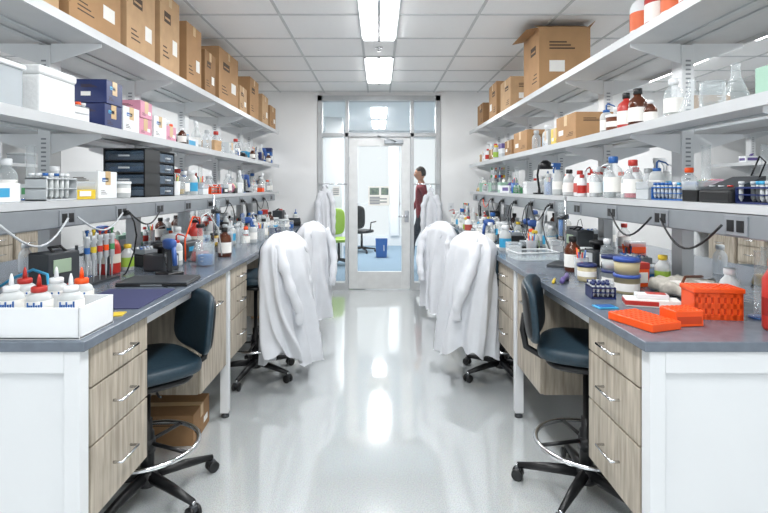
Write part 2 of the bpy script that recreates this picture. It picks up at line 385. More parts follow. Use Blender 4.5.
g=G(); g.lathe([(.035,0),(.035,.008),(.018,.012),(.018,.24),(.021,.245)],glass,seg=14); g.lathe([(.036,0),(.036,.006)],blue); reg('cyl','graduated_cylinder',g)
def rack(w,d,h,mat,nx,ny,caps,tubes=True):
    g=G(); g.box(-w/2,-d/2,0,w/2,d/2,.006,mat); g.box(-w/2,-d/2,h-.006,w/2,d/2,h,mat); g.box(-w/2,-d/2,h*.5,w/2,d/2,h*.5+.004,mat)
    g.box(-w/2,-d/2,0,-w/2+.004,d/2,h,mat); g.box(w/2-.004,-d/2,0,w/2,d/2,h,mat)
    px=w/nx; py=d/ny; r=min(px,py)*.36
    for i in range(nx):
        for j in range(ny):
            cx=-w/2+px*(i+.5); cy=-d/2+py*(j+.5)
            if tubes and R.random()<.75:
                g.lathe([(.002,.008),(r*.85,.02),(r*.85,h+.008)],natural,(cx,cy,0),8); g.lathe([(r*1.05,h+.008),(r*1.05,h+.02)],R.choice(caps),(cx,cy,0),8)
            else: g.lathe([(r,h+.0002),(r,h+.0012)],dgrey if mat not in (white,) else grey,(cx,cy,0),8)
    return g
reg('rack_or','tube_rack',rack(.22,.1,.06,orange,8,4,[orange,white])); reg('rack_bl','tube_rack',rack(.2,.09,.06,blue,8,4,[blue,white,cyan])); reg('rack_gr','tube_rack',rack(.2,.09,.055,green,8,4,[white,green]))
reg('rack_wh','tube_rack',rack(.24,.1,.075,white,6,3,[orange,blue,white])); reg('rack_wh2','tube_rack',rack(.22,.09,.1,lgrey,6,3,[white,white,lgrey,blue])); reg('rack_dk','tube_rack',rack(.2,.1,.06,dblue,8,4,[lgrey,cyan]))
def tipbox(c1,lid=clearp):
    g=G(); g.box(-.06,-.043,0,.06,.043,.05,c1,.004)
    for i in range(10):
        for j in range(7): g.lathe([(.003,.05),(.0035,.062)],c1,(-.05+i*.011,-.034+j*.0113,0),5)
    g.box(-.062,-.045,.045,.062,.045,.085,lid,.006); g.box(-.03,-.0475,.015,.03,-.0435,.04,paper); return g
for k,c in (('tip_bl',blue),('tip_or',orange),('tip_gy',lgrey),('tip_ye',yellow),('tip_dk',black),('tip_wh',white)): reg(k,'pipette_tip_box',tipbox(c))
def stackbox(cols):
    g=G(); z=0
    for c in cols: g.box(-.065,-.065,z,.065,.065,z+.05,c,.003); g.box(-.067,-.067,z+.03,.067,.067,z+.052,c,.003); g.box(-.03,-.0685,z+.008,.03,-.0655,z+.026,paper); z+=.0525
    return g
reg('fz1','freezer_box_stack',stackbox([white,pink,white])); reg('fz2','freezer_box_stack',stackbox([blue,white,blue,dblue])); reg('fz3','freezer_box_stack',stackbox([card2,card2])); reg('fz4','freezer_box_stack',stackbox([lgrey,white,purple])); reg('fz5','freezer_box_stack',stackbox([white,white]))
def pipette(g,x,y,z,col):
    g.lathe([(.0015,-.12),(.005,-.06),(.006,-.01),(.013,.0),(.012,.09),(.015,.1),(.014,.115)],lgrey,(x,y,z),8); g.lathe([(.005,.115),(.005,.13),(.009,.132),(.009,.145)],col,(x,y,z),8); g.lathe([(.0133,.03),(.0133,.06)],col,(x,y,z),8,caps=False)
    g.box(x+.01,y-.004,z+.085,x+.03,y+.004,z+.092,lgrey)
def pipstand(lin_=False):
    g=G(); cols=[blue,yellow,red,orange,green,white]
    if lin_:
        g.box(-.13,-.06,0,.13,.06,.012,dgrey); g.box(-.13,-.005,.012,-.12,.005,.2,dgrey); g.box(.12,-.005,.012,.13,.005,.2,dgrey); g.box(-.13,-.035,.15,.13,-.0,.158,dgrey)
        for i in range(5): pipette(g,-.1+i*.05,-.035,.165-.04,cols[i])
    else:
        g.lathe([(.085,0),(.085,.01),(.03,.02)],grey); g.lathe([(.012,.02),(.01,.22),(.016,.23)],grey,seg=10); g.lathe([(.05,.15),(.055,.15),(.055,.16),(.05,.16)],grey)
        for i in range(6):
            a=i*math.pi/3; pipette(g,.068*math.cos(a),.068*math.sin(a),.135,cols[i])
        g.lathe([(.012,.15),(.055,.152),(.055,.156),(.012,.158)],grey)
    return g
reg('pip','pipette_carousel',pipstand()); reg('pipl','pipette_rack',pipstand(True))
def vort(c):
    g=G(); g.box(-.06,-.08,0,.06,.08,.1,c,.012); g.lathe([(.02,.1),(.02,.125),(.045,.13),(.045,.15),(.03,.155)],black); g.box(-.045,-.083,.03,.045,-.079,.085,dgrey if c is cream else lgrey,.002); g.lathe([(.014,0),(.012,.014)],white,(0,-.083,.055),12,A=Matrix.Rotation(math.pi/2,3,'X')); return g
reg('vortex','vortex_mixer',vort(cream)); reg('vortex2','vortex_mixer',vort(dgrey))
def centri(b_,lid):
    g=G(); g.box(-.11,-.13,0,.11,.13,.11,b_,.02); g.lathe([(.1,.108),(.1,.125),(.085,.15),(.03,.162),(.001,.164)],lid); g.box(-.08,-.133,.03,.08,-.129,.085,dgrey,.003); g.box(-.06,-.1345,.045,0,-.1325,.075,cyan)
    for i in range(3): g.box(.015+i*.02,-.1345,.05,.028+i*.02,-.1325,.063,white)
    return g
reg('cent','microcentrifuge',centri(lgrey,dgrey)); reg('cent2','microcentrifuge',centri(dgrey,clearp)); reg('cent3','mini_centrifuge',centri(cream,black))
g=G(); g.box(-.08,-.12,0,.08,.12,.08,white,.012); g.cyl(.075,.08,.092,lgrey); g.box(-.07,-.126,.015,.07,-.119,.06,dgrey,.002)
for x in (-.04,.04): g.lathe([(.015,0),(.013,.015)],lgrey,(x,-.126,.037),12,A=Matrix.Rotation(math.pi/2,3,'X'))
reg('hot','hotplate_stirrer',g)
g=G(); g.box(-.09,-.11,0,.09,.11,.07,black,.01); g.box(-.07,-.04,.07,.07,.09,.10,alu,.003)
for i in range(5):
    for j in range(4): g.lathe([(.008,.1),(.008,.108)],R.choice([white,lgrey,blue]),(-.052+i*.026,-.02+j*.03,0),8)
g.box(-.05,-.113,.02,.03,-.109,.055,M('led_red','d83a2a',.4)); reg('dry','dry_bath_heater',g)
g=G(); g.box(-.08,-.06,0,.08,.06,.19,dgrey,.008); g.box(-.06,-.064,.10,.03,-.059,.16,M('lcd_screen','9fb39a',.3),.002)
for i in range(4): g.lathe([(.01,0),(.009,.008)],[red,black,red,black][i],(-.05+i*.033,-.062,.04),10,A=Matrix.Rotation(math.pi/2,3,'X'))
g.tube([(-.03,-.03,.19),(-.03,-.0,.21),(.03,0,.21),(.03,-.03,.19)],.006,black,6); reg('psu','power_supply',g)
g=G(); g.box(-.1,-.14,0,.1,.14,.06,white,.01); g.cyl(.06,.06,.072,chrome,(0,.04)); g.box(-.07,-.143,.015,.07,-.138,.05,dgrey)
for a,b_ in ((-.09,-.088),(.088,.09)): g.box(a,-.04,.06,b_,.13,.24,glass)
g.box(-.09,.128,.06,.09,.13,.24,glass); g.box(-.09,-.04,.238,.09,.13,.242,lgrey); reg('bal','analytical_balance',g)
g=G(); g.box(-.12,-.16,0,.12,.16,.12,lgrey,.02); g.box(-.11,-.02,.12,.11,.15,.19,dgrey,.02); g.box(-.07,-.164,.05,.07,-.158,.1,cyan,.002); g.tube([(-.05,-.03,.17),(-.05,-.05,.19),(.05,-.05,.19),(.05,-.03,.17)],.006,chrome,6); reg('pcr','thermal_cycler',g)
g=G(); g.box(-.12,-.09,0,.12,.09,.012,dgrey,.003); g.box(-.11,-.08,.012,.11,.08,.1,clearp,.004); g.box(-.115,-.085,.1,.115,.085,.112,purple,.003); g.tube([(-.1,0,.112),(-.1,0,.15),(-.15,0,.1),(-.17,.02,.01)],.004,red,6); g.tube([(.1,0,.112),(.1,0,.15),(.15,0,.1),(.17,.02,.01)],.004,black,6); reg('gel','gel_electrophoresis_tank',g)
g=G(); g.lathe([(.07,0),(.07,.008),(.02,.012)],black); g.box(-.012,-.008,.01,.012,.012,.14,black,.003); g.box(-.13,-.018,.07,.13,.0,.24,black,.005); g.box(-.12,-.0195,.082,.12,-.0175,.23,M('screen_dark','26303a',.15)); reg('mon','computer_monitor',g)
g=G(); g.box(-.07,-.1,0,.07,.1,.03,cream,.008); g.box(-.025,.04,.03,.025,.09,.22,cream,.01); g.box(-.06,-.07,.1,.06,.06,.112,black,.002); g.tube([(0,0,.13),(0,0,.2)],.016,black,10); g.box(-.03,-.06,.19,.03,.08,.22,cream,.012)
for s in (-1,1): g.tube([(s*.02,-.04,.21),(s*.03,-.1,.24)],.013,black,8)
reg('micro','microscope',g)
g=G(); g.box(-.07,-.10,0,.07,.10,.015,dgrey,.004); g.tube([(0,.07,.015),(0,.07,.42)],.006,chrome,8); g.box(-.015,.05,.28,.015,.09,.31,dgrey,.003); g.tube([(0,.05,.295),(0,-.02,.295)],.006,chrome,8); g.lathe([(.018,.285),(.022,.285),(.022,.305),(.018,.305)],dgrey,(0,-.04,0),14); g.lathe([(.002,.12),(.005,.14),(.014,.18),(.014,.38),(.016,.385)],glass,(0,-.04,0),12,caps=False); g.lathe([(.0135,.185),(.0135,.30)],M('blue_liquid','4f86c6',.2),(0,-.04,0),12)
reg('retort','retort_stand',g)
g=G(); g.box(-.05,-.06,0,.05,.06,.02,black,.006); g.box(-.012,-.012,.02,.012,.012,.14,dgrey,.004); g.sup((0,.0,.17),(.022,.05,.03),M('controller_blue','35599c',.4),.7,.7,10,18); g.tube([(0,-.035,.16),(0,-.045,.10),(0,-.05,.055)],.013,MC['controller_blue'],10); g.tube([(0,.045,.18),(0,.06,.12),(.01,.05,.06),(.02,.03,.022)],.003,black,6)
reg('pctl','pipette_controller',g)
# small dark meter with keypad, and a heat-sealer like block: shelf-size instruments
g=G(); g.box(-.09,-.07,0,.09,.07,.05,black,.01); g.add([(-.085,-.065,.05),(.085,-.065,.05),(.085,.065,.10),(-.085,.065,.10),(-.085,.065,.05),(.085,.065,.05)],[(0,1,2,3),(0,3,4),(1,5,2),(3,2,5,4),(0,4,5,1)],dgrey)
for i in range(3): g.tube([(-.05+i*.05,-.04,.060),(-.05+i*.05,-.04,.066)],.01,[lgrey,lgrey,red][i],10)
g.tube([(.07,.05,.09),(.09,.06,.15),(.1,.03,.17),(.1,0,.10)],.003,black,6); reg('ph','ph_meter',g)
def gloves(c,c2):
    g=G(); g.box(-.06,-.12,0,.06,.12,.075,c,.002); g.lathe([(.001,.0755),(.035,.0757),(.035,.0765)],c2,(0,0,0),14); g.tube([(-.01,-.01,.075),(0,0,.095),(.02,.01,.105)],[.02,.016,.004],purple if c2 is purple else cyan,8)
    for s in (-1,1): g.box(s*.06,-.1,.02,s*.061,.05,.055,c2); g.box(-.045,s*.12,.02,.045,s*.121,.05,c2)
    return g
reg('glv1','glove_box',gloves(white,cyan)); reg('glv2','glove_box',gloves(M('glove_print','a9c3d6',.5),blue)); reg('glv3','glove_box',gloves(white,purple)); reg('glv4','glove_box',gloves(lgrey,green))
g=G(); g.box(-.055,-.055,0,.055,.055,.11,M('wipe_box','9fc3b0',.6),.002); g.box(-.04,-.0565,.03,.04,-.054,.08,white); g.sup((0,0,.115),(.03,.012,.03),paper,.8,.8,6,10,lambda p:Vector((p.x,p.y+.008*math.sin(p.x*150),p.z))); reg('wipe','wipes_box',g)
def jar(r,h,c,lid,lab=True):
    g=G(); g.lathe([(r*.9,0),(r,.01),(r,h*.85)],c); g.lathe([(r*1.06,h*.84),(r*1.08,h*.86),(r*1.08,h*.97),(r,h)],lid)
    if lab: g.lathe([(r*1.012,h*.3),(r*1.012,h*.6)],paper,caps=False)
    return g
reg('jar1','storage_jar',jar(.045,.09,natural,white)); reg('jar2','storage_jar',jar(.05,.12,clearp,lgrey)); reg('jar3','storage_jar',jar(.04,.1,yliq,black)); reg('jar4','storage_jar',jar(.05,.1,brown,white))
def cup(c):
    g=G(); g.lathe([(.033,0),(.038,.1),(.035,.1),(.031,.006)],c,caps=False); g.lathe([(.001,.001),(.033,.0012)],c,caps=False)
    for i in range(7):
        a=i*.9; x,y=.018*math.cos(a),.018*math.sin(a); g.tube([(x*.4,y*.4,.006),(x*1.3,y*1.3,.13+.01*(i%3))],.0045,[red,blue,black,green,yellow,orange,purple][i],6)
    return g
reg('cup','marker_cup',cup(white)); reg('cup2','marker_cup',cup(blue)); reg('cup3','marker_cup',cup(clearp))
g=G(); g.lathe([(.03,-.012),(.05,-.012),(.05,.012),(.03,.012),(.03,-.012)],M('green_tape','59b06c',.5),(0,0,.05),20,caps=False,A=Matrix.Rotation(math.pi/2,3,'X'))
for i,c in enumerate((yellow,white,orange,pink)): g.lathe([(.03,-.012),(.05,-.012),(.05,.012),(.03,.012),(.03,-.012)],c,(0,.028*(i+1),.05),20,caps=False,A=Matrix.Rotation(math.pi/2,3,'X'))
g.box(-.06,-.02,0,.06,.14,.006,black); g.box(-.06,-.02,0,-.055,.14,.05,black); g.box(.055,-.02,0,.06,.14,.03,black); reg('tapes','label_tape_dispenser',g)
g=G()
x=-.12
for i in range(6):
    w=R.choice([.03,.045,.05]); h=R.choice([.29,.31,.27]); g.box(-.12,x,0,.12,x+w-.002,h*.9,R.choice([white,blue,dgrey,white,teal]),.003); g.box(.12,x+.008,.12,.121,x+w-.01,.2,paper); g.box(-.121,x+.008,.12,-.12,x+w-.01,.2,paper); x+=w
reg('binders','binder_row',g)
def cbox(w,d,h,mat,open_=False,printc=ink):
    g=G(); t=.004
    if open_:
        g.box(-w/2,-d/2,0,w/2,d/2,t,mat); g.box(-w/2,-d/2,t,-w/2+t,d/2,h,mat); g.box(w/2-t,-d/2,t,w/2,d/2,h,mat); g.box(-w/2+t,-d/2,t,w/2-t,-d/2+t,h,mat); g.box(-w/2+t,d/2-t,t,w/2-t,d/2,h,mat)
        def flap(q):
            v=[Vector(p) for p in q]; v2=[p+Vector((0,0,.003)) for p in v]
            g.add(v+v2,[(0,1,2,3),(7,6,5,4),(0,4,5,1),(1,5,6,2),(2,6,7,3),(3,7,4,0)],mat)
        flap([(-w/2,-d/2,h),(-w/2,d/2,h),(-w/2-.10,d/2,h-.02),(-w/2-.10,-d/2,h-.02)])
        flap([(w/2,-d/2,h),(w/2,d/2,h),(w/2+.04,d/2,h+.05),(w/2+.04,-d/2,h+.05)])
        flap([(-w/2,d/2,h),(w/2,d/2,h),(w/2,d/2+.10,h+.05),(-w/2,d/2+.10,h+.05)])
        flap([(-w/2,-d/2,h),(w/2,-d/2,h),(w/2,-d/2+.12,h+.05),(-w/2,-d/2+.12,h+.05)])
    else:
        g.box(-w/2,-d/2,0,w/2,d/2,h,mat,.003)
        g.box(-w/2+.001,-.001,h,w/2-.001,.001,h+.0006,ink); g.box(-w/2-.001,-.025,h-.07,-w/2,.025,h,tape); g.box(w/2,-.025,h-.07,w/2+.001,.025,h,tape); g.box(-w/2,-.025,h,w/2,.025,h+.001,tape)
    v=R.random()
    for s in (-1,1):
        x=s*w/2
        if printc and v<.6:
            g.box(x,-d*.30,h*.62,x+s*.001,d*.02,h*.76,printc); g.box(x,-d*.27,h*.66,x+s*.0015,-d*.02,h*.69,mat)
        if v>.3: g.box(x,d*.12,h*.25,x+s*.0012,d*.36,h*.45,paper)
        for k in range(3): g.box(x,-d*.36,h*(.16+.06*k),x+s*.001,-d*.36+d*(.3-.06*k),h*(.178+.06*k),ink)
        y=s*d/2
        g.box(-w*.3,y,h*.3,w*.0,y+s*.0012,h*.48,paper) if v<.7 else None
        for k in range(3): g.box(-w*.3,y,h*(.66+.05*k),w*(.2-.08*k),y+s*.001,h*(.682+.05*k),ink)
    return g
reg('cb_s','cardboard_box',cbox(.2,.24,.16,card)); reg('cb_s2','cardboard_box',cbox(.18,.2,.13,card2)); reg('cb_s3','cardboard_box',cbox(.16,.22,.12,card3,printc=None)); reg('cb_w','product_carton',cbox(.16,.18,.14,white,printc=blue)); reg('cb_p','product_carton',cbox(.15,.16,.1,pink,printc=purple)); reg('cb_b','product_carton',cbox(.16,.17,.12,dblue,printc=cyan)); reg('cb_y','product_carton',cbox(.13,.16,.12,yellow,printc=red)); reg('cb_g','product_carton',cbox(.15,.18,.12,lgrey,printc=grey))
def styro(w,d,h):
    g=G(); g.box(-w/2,-d/2,0,w/2,d/2,h*.8,foam,.01); g.box(-w/2-.006,-d/2-.006,h*.8+.002,w/2+.006,d/2+.006,h,foam,.012); g.box(-w/2+.01,-d/2+.01,h*.79,w/2-.01,d/2-.01,h*.81,foam); return g
reg('sty','polystyrene_box',styro(.22,.24,.20)); reg('sty2','polystyrene_box',styro(.2,.22,.18))
def tote(w,d,h,c,lid):
    g=G(); g.box(-w/2,-d/2,0,w/2,d/2,.004,c); 
    for s in (-1,1): g.box(s*w/2,-d/2,.0,s*(w/2-.004),d/2,h,c); g.box(-w/2,s*d/2,0,w/2,s*(d/2-.004),h,c)
    g.box(-w/2-.01,-d/2-.01,h,w/2+.01,d/2+.01,h+.02,lid,.006)
    for i in range(7): g.box(-w*.4+i*w*.11,-d*.35,.005,-w*.4+i*w*.11+w*.09,d*.3,h*(.35+.08*(i%4)),[white,blue,lgrey,orange,white,green,lgrey][i])
    return g
reg('tote','storage_tote',tote(.22,.30,.15,clearp,white)); reg('tote2','storage_tote',tote(.2,.24,.12,clearp,lgrey))
g=G(); g.lathe([(.09,0),(.095,.01),(.095,.12),(.105,.13),(.09,.13),(.085,.03),(.001,.025)],black,caps=False,seg=24)
g.lathe([(.001,.1),(.088,.1)],foam,caps=False,seg=24); reg('ice','ice_bucket',g)
g=G(); g.lathe([(.05,0),(.05,.012),(.012,.014),(.01,.05)],black); g.tube([(0,0,.04),(.0,0.03,.16),(.0,.0,.24),(.0,-.07,.27)],.009,black,8); g.lathe([(.06,0),(.045,.05),(.015,.07),(.001,.072)],black,(0,-.10,.205)); reg('lamp','desk_lamp',g)

OCC=[]
def free(x0,x1,y0,y1,z,h):
    for a,b_,c,d,zz,hh in OCC:
        if zz<z+h and z<zz+hh and x0<b_ and a<x1 and y0<d and c<y1: return False
    return True
def place(key,x,y,z,rot=0,force=False,maxh=9,pad_=.004,xl=None):
    name,me,bb,h=ITEMS[key]
    c,s=math.cos(rot),math.sin(rot); cs=[(c*X-s*Y,s*X+c*Y) for X in bb[:2] for Y in bb[2:]]
    x0=x+min(p[0] for p in cs)-pad_; x1=x+max(p[0] for p in cs)+pad_; y0=y+min(p[1] for p in cs)-pad_; y1=y+max(p[1] for p in cs)+pad_
    if not force:
        if h>maxh or not free(x0,x1,y0,y1,z,h): return None
        if xl and (x0<xl[0] or x1>xl[1]): return None
    OCC.append((x0,x1,y0,y1,z,h)); return put(name,me,(x,y,z+.0005),rot)
def block(x0,x1,y0,y1,z,h): OCC.append((min(x0,x1),max(x0,x1),y0,y1,z,h))
for xc in (-1.66,1.53,-4.9,4.77):
    for i in range(7):
        p=(1.66+.86*i) if i<6 else 6.42
        block(xc-.035,xc+.035,p-.05,p+.05,BT,1.2)
    for sd in (-1,1): block(xc+sd*.22,xc+sd*.312,1.42,6.6,ZL-.118,.118)

# ================= HERO: left side =================
def one(name,g,x,y,z,rot=0):
    k=reg(name+str(len(ITEMS)),name,g); return place(k,x,y,z,rot,force=True)
BZ=BT
g=G(); w,d,h=.46,.2,.1
g.box(-w/2,-d/2,0,w/2,d/2,.006,white)
for s in (-1,1): g.box(-w/2,s*d/2,0,w/2,s*(d/2-.006),h,white,.002); g.box(s*w/2,-d/2,0,s*(w/2-.006),d/2,h,white,.002)
one('bottle_tray',g,-1.17,1.67,BZ)
def sqz(c,n=0):
    g=G(); r=.04;h=.15; g.lathe([(r*.95,0),(r,.01),(r,h*.62),(r*.85,h*.75),(r*.5,h*.83)],natural,seg=24); g.cyl(r*.6,h*.82,h*.95,c); g.lathe([(.008,h*.95),(.006,h*1.12),(.002,h*1.22)],c,seg=10)
    g.lathe([(r*1.01,h*.2),(r*1.01,h*.66)],paper,caps=False,seg=24)
    for a in range(7):
        A=-1.85+a*.17; x,y=r*1.02*math.cos(A),r*1.02*math.sin(A); g.box(x-.002,y-.002,h*.50,x+.0025,y+.001,h*(.64 if a%3==0 else .58),blue)
    return g
for i,(x,y,c) in enumerate(((-1.33,1.66,orange),(-1.235,1.68,white),(-1.135,1.67,red),(-1.035,1.68,white),)):
    sqz(c).obj('squeeze_bottle',(x,y,BZ+.0065))
for x,y,c in ((-1.31,1.85,red),(-1.2,1.86,white),(-1.1,1.85,orange)):
    sqz(c).obj('squeeze_bottle',(x,y,BZ+.0005)); block(x-.045,x+.045,y-.045,y+.045,BZ,.2)
g=G(); g.tube([(-.3,.05,.02),(-.2,.08,.09),(-.1,.06,.13),(0,0,.12),(.05,-.06,.05),(.08,-.1,.007)],.006,cyan,8); g.obj('blue_tubing',(-1.36,2.05,BZ+.001)); block(-1.65,-1.27,1.95,2.14,BZ,.15)
g=G(); g.box(-.15,-.19,0,.15,.19,.003,pad); one('bench_pad',g,-1.10,2.15,BZ,.03)
g=G(); g.box(-.17,-.11,0,.17,.11,.012,black,.004); g.box(-.168,-.108,.0125,.168,.108,.02,dgrey,.004); g.box(-.05,-.1145,.004,.05,-.1105,.011,grey); one('closed_laptop',g,-1.10,2.51,BZ,.05)
g=G(); g.box(-.03,-.03,0,.03,.03,.003,yellow); one('sticky_note_pad',g,-.99,1.88,BZ,.2)
def can():
    g=G(); g.lathe([(.055,0),(.058,.01),(.058,.14),(.045,.18),(.02,.195),(.02,.215)],red,seg=24); g.cyl(.026,.21,.23,black); g.tube([(0,-.045,.17),(0,-.06,.22),(0,0,.255),(0,.055,.21),(0,.045,.17)],.006,red); g.lathe([(.0585,.06),(.0585,.11)],M('can_label','d9d4c8',.5),caps=False,seg=24); return g
one('red_safety_can',can(),-1.50,2.78,BZ); one('red_safety_can',can(),-1.40,3.80,BZ,1)
place('vortex2',-1.25,2.87,BZ,1.2,force=True); place('beaker2',-1.06,3.05,BZ,0,True)
place('dry',-1.42,3.09,BZ,1.2,True); place('vacf',-1.16,3.25,BZ,.5,True)
place('cent2',-1.40,3.45,BZ,1.4,True); place('pctl',-1.14,2.72,BZ,1.0,True)
place('pipl',-1.44,2.52,BZ,1.5,True); place('psu',-1.46,2.25,BZ,1.3,True)
place('retort',-1.22,3.75,BZ,.6,True)
def organizer(w,d,h,nr,nc):
    g=G(); g.box(-d/2,-w/2,0,d/2,w/2,.008,black); g.box(-d/2,-w/2,h-.008,d/2,w/2,h,black,.003); g.box(-d/2,-w/2,0,-d/2+.006,w/2,h,black)
    for i in range(nc+1):
        y=-w/2+ i*(w-.008)/nc; g.box(-d/2,y,0,d/2,y+.008,h,black)
    for i in range(nr+1):
        z=i*(h-.006)/nr; g.box(-d/2,-w/2,z,d/2,w/2,z+.006,black)
    for i in range(nr):
        for j in range(nc):
            a=-w/2+.01+j*(w-.008)/nc; b_=a+(w-.008)/nc-.012; z=i*(h-.006)/nr+.008; z1=z+h/nr-.018
            g.box(-d/2+.01,a,z,d/2-.002,b_,z1,bluep,.003); g.box(d/2-.002,(a+b_)/2-.03,z+.02,d/2+.01,(a+b_)/2+.03,z+.03,lgrey); g.box(-d/2+.03,a+.01,z+.002,d/2-.02,b_-.01,z+(z1-z)*.6,R.choice([white,lgrey,blue]))
    return g
one('drawer_organizer',organizer(.24,.20,.285,4,1),-1.48,3.0,ZL,-math.pi/2+.02)
one('drawer_organizer',organizer(.23,.22,.285,4,1),-1.48,3.235,ZL,0)
place('glv1',-1.5,1.9,ZL,.1,True); place('cb_w',-1.5,2.62,ZL,0,True); place('rack_wh2',-1.47,2.25,ZL,1.57,True) 
place('tip_ye',-1.46,2.43,ZL,1.2,True); place('jar1',-1.43,2.78,ZL,0,True)
place('tote',-1.5,1.80,ZM,0,True); place('sty',-1.5,2.17,ZM,0,True)
def cart(k,y,n,x=-1.47,z=ZM,x2=None):
    zz=z; nm,me,bb,h=ITEMS[k]
    for i in range(n): put(nm,me,(x+.004*i,y,zz+.0006),.04*i); zz+=h+.0012
    block(x+bb[0]-.01,x+bb[1]+.01,y+bb[2]-.01,y+bb[3]+.01,z,zz-z)
cart('cb_b',2.62,2); cart('cb_w',2.81,1); cart('cb_p',2.99,2); cart('cb_w',3.18,1); cart('cb_p',3.36,1)
def topbox(x,y0,y1,h,mat,w=.32,z=ZT,open_=False):
    g=cbox(w,y1-y0-.01,h,mat,open_); me=g.mesh('cardboard_box'); put('cardboard_box',me,(x,(y0+y1)/2,z+.0005),R.uniform(-.03,.03)); block(x-w/2,x+w/2,y0,y1,z,h)
for y0,y1,h,m in ((1.7,2.15,.3,card2),(2.2,2.66,.34,card),(2.7,3.07,.42,card2),(3.12,3.44,.49,card2),(3.56,3.86,.43,card),(3.92,4.2,.33,card3),(4.3,4.85,.46,card),(4.9,5.2,.25,card2),(5.3,5.7,.42,card),(5.85,6.2,.34,card2),(6.3,6.62,.28,card)):
    topbox(-1.53,y0,y1,h,m)
# ================= HERO: right side =================
for y0,y1,h,m,op in ((3.9,4.32,.49,card,True),(4.75,5.15,.30,card2,False),(5.3,5.7,.37,card,False),(6.0,6.35,.26,card3,False)):
    topbox(1.45,y0,y1,h,m,.40,open_=op)
def flatrack(w,d,h,mat,nx,ny):
    g=G(); g.box(-w/2,-d/2,0,w/2,d/2,h,mat,.004)
    for i in range(nx):
        for j in range(ny): g.lathe([(.0065,h-.0003),(.0065,h+.0012),(.0045,h+.0012),(.0045,h)],mat,(-w/2+w/nx*(i+.5),-d/2+d/ny*(j+.5),0),8); 
    return g
one('tube_rack',flatrack(.13,.19,.028,orange,6,9),.925,1.75,BZ,.35)
g=flatrack(.105,.085,.055,orange,6,4); g.box(-.045,-.043,.01,.045,-.042,.035,M('orange_dark','c23c0e',.5)); one('tube_rack',g,1.06,1.755,BZ,.1)
od=MC['orange_dark']
g=G(); w,d,h=.165,.1,.10
g.box(-w/2+.004,-d/2+.004,0,w/2-.004,d/2-.004,h,od)
for s in (-1,1):
    for k in range(3): g.box(-w/2,s*d/2,.0+k*.040,w/2,s*(d/2-.006),.020+k*.040,orange,.001)
    for k in range(8): g.box(-w/2+.0+k*.0217,s*d/2,0,-w/2+.013+k*.0217,s*(d/2-.006),h,orange)
    g.box(s*w/2,-d/2,0,s*(w/2-.006),d/2,h,orange,.001)
g.box(-w/2-.005,-d/2-.005,h-.004,w/2+.005,d/2+.005,h+.014,orange,.004)
for i in range(8):
    for j in range(4): g.lathe([(.006,h+.0135),(.006,h+.016),(.004,h+.016)],orange,(-.07+.02*i,-.033+.022*j,0),8)
one('tube_rack',g,1.23,1.85,BZ,-.12)
g=G(); g.lathe([(.045,0),(.05,.01),(.05,.17),(.035,.20),(.03,.215)],red,seg=24); g.cyl(.034,.21,.24,red); g.lathe([(.0505,.05),(.0505,.11)],M('label_red2','8e1b17',.6),caps=False,seg=24); one('red_bottle',g,1.34,1.67,BZ)
g=G(); g.box(-.10,-.04,0,.10,.04,.03,paper,.003); g.box(-.102,-.042,.006,.02,.042,.024,red,.002); g.box(-.06,-.025,.03,.06,.025,.05,white,.004); g.box(-.02,-.02,.05,.05,.02,.052,red); one('kit_carton',g,1.10,2.02,BZ,-.3)
def crump(p):
    return Vector((p.x+.012*math.sin(p.y*60+p.z*40),p.y+.012*math.sin(p.x*50),max(0,p.z+.035)+(.012*math.sin(p.x*70)*math.cos(p.y*55) if p.z>0 else 0)))
g=G(); g.sup((0,0,0),(.13,.13,.035),M('plastic_bag','bdb9af',.35,var=.3,scale=25),.6,.7,16,40,crump)
g.tube([(-.1,-.1,.075),(-.05,-.05,.09),(.05,-.02,.085),(.11,.05,.07)],.006,brown)
g.box(-.1,-.11,.062,.06,-.02,.07,paper)
one('plastic_bag_pile',g,1.37,2.22,BZ,.1)
def tub(r,h,c,lid):
    g=G(); g.lathe([(r*.88,0),(r*.9,.008),(r,h*.45)],c,seg=28); g.lathe([(r*1.0,h*.45),(r*1.03,h*.46),(r*1.03,h*.53),(r*.93,h*.54)],lid,seg=28); g.lathe([(r*.9,h*.54),(r*.97,h*.9)],c,seg=28); g.lathe([(r*1.03,h*.9),(r*1.03,h*.98),(r,h)],lid,seg=28); g.lathe([(r*.955,h*.08),(r*.975,h*.3)],paper,caps=False,seg=28); return g
amb=M('sample_tub','b9ae8a',.4)
one('stacked_sample_tubs',tub(.056,.16,amb,M('lid_blue','3553a0',.4)),1.125,2.27,BZ); one('stacked_sample_tubs',tub(.05,.15,natural,dblue),1.13,2.42,BZ); one('sample_tub',jar(.045,.09,amb,dblue),1.06,2.55,BZ)
g=G(); g.box(-.045,-.045,0,.045,.045,.11,orange,.004); g.box(-.047,-.047,.085,.047,.047,.115,red,.004); g.box(-.035,-.0475,.02,.035,-.0455,.07,paper); one('orange_carton',g,1.25,2.44,BZ,.1)
one('tube_rack',rack(.1,.09,.05,dblue,5,4,[dblue,dblue,lgrey]),.965,2.18,BZ,-.1)
g=G(); g.box(-.04,-.03,0,.04,.03,.006,cyan,.002); g.box(-.03,-.02,.006,.03,.02,.008,blue); one('sticky_note_pad',g,.9,1.99,BZ,.1)
g=G(); g.box(-.14,-.1,0,.14,.1,.004,glass); 
for s in (-1,1): g.box(-.14,s*.1,0,.14,s*.095,.05,glass); g.box(s*.14,-.1,0,s*.135,.1,.05,glass)
g.tube([(-.14,-.1,.05),(.14,-.1,.05),(.14,.1,.05),(-.14,.1,.05)],.005,white,6,True); one('glass_baking_dish',g,1.03,3.35,BZ,.1)
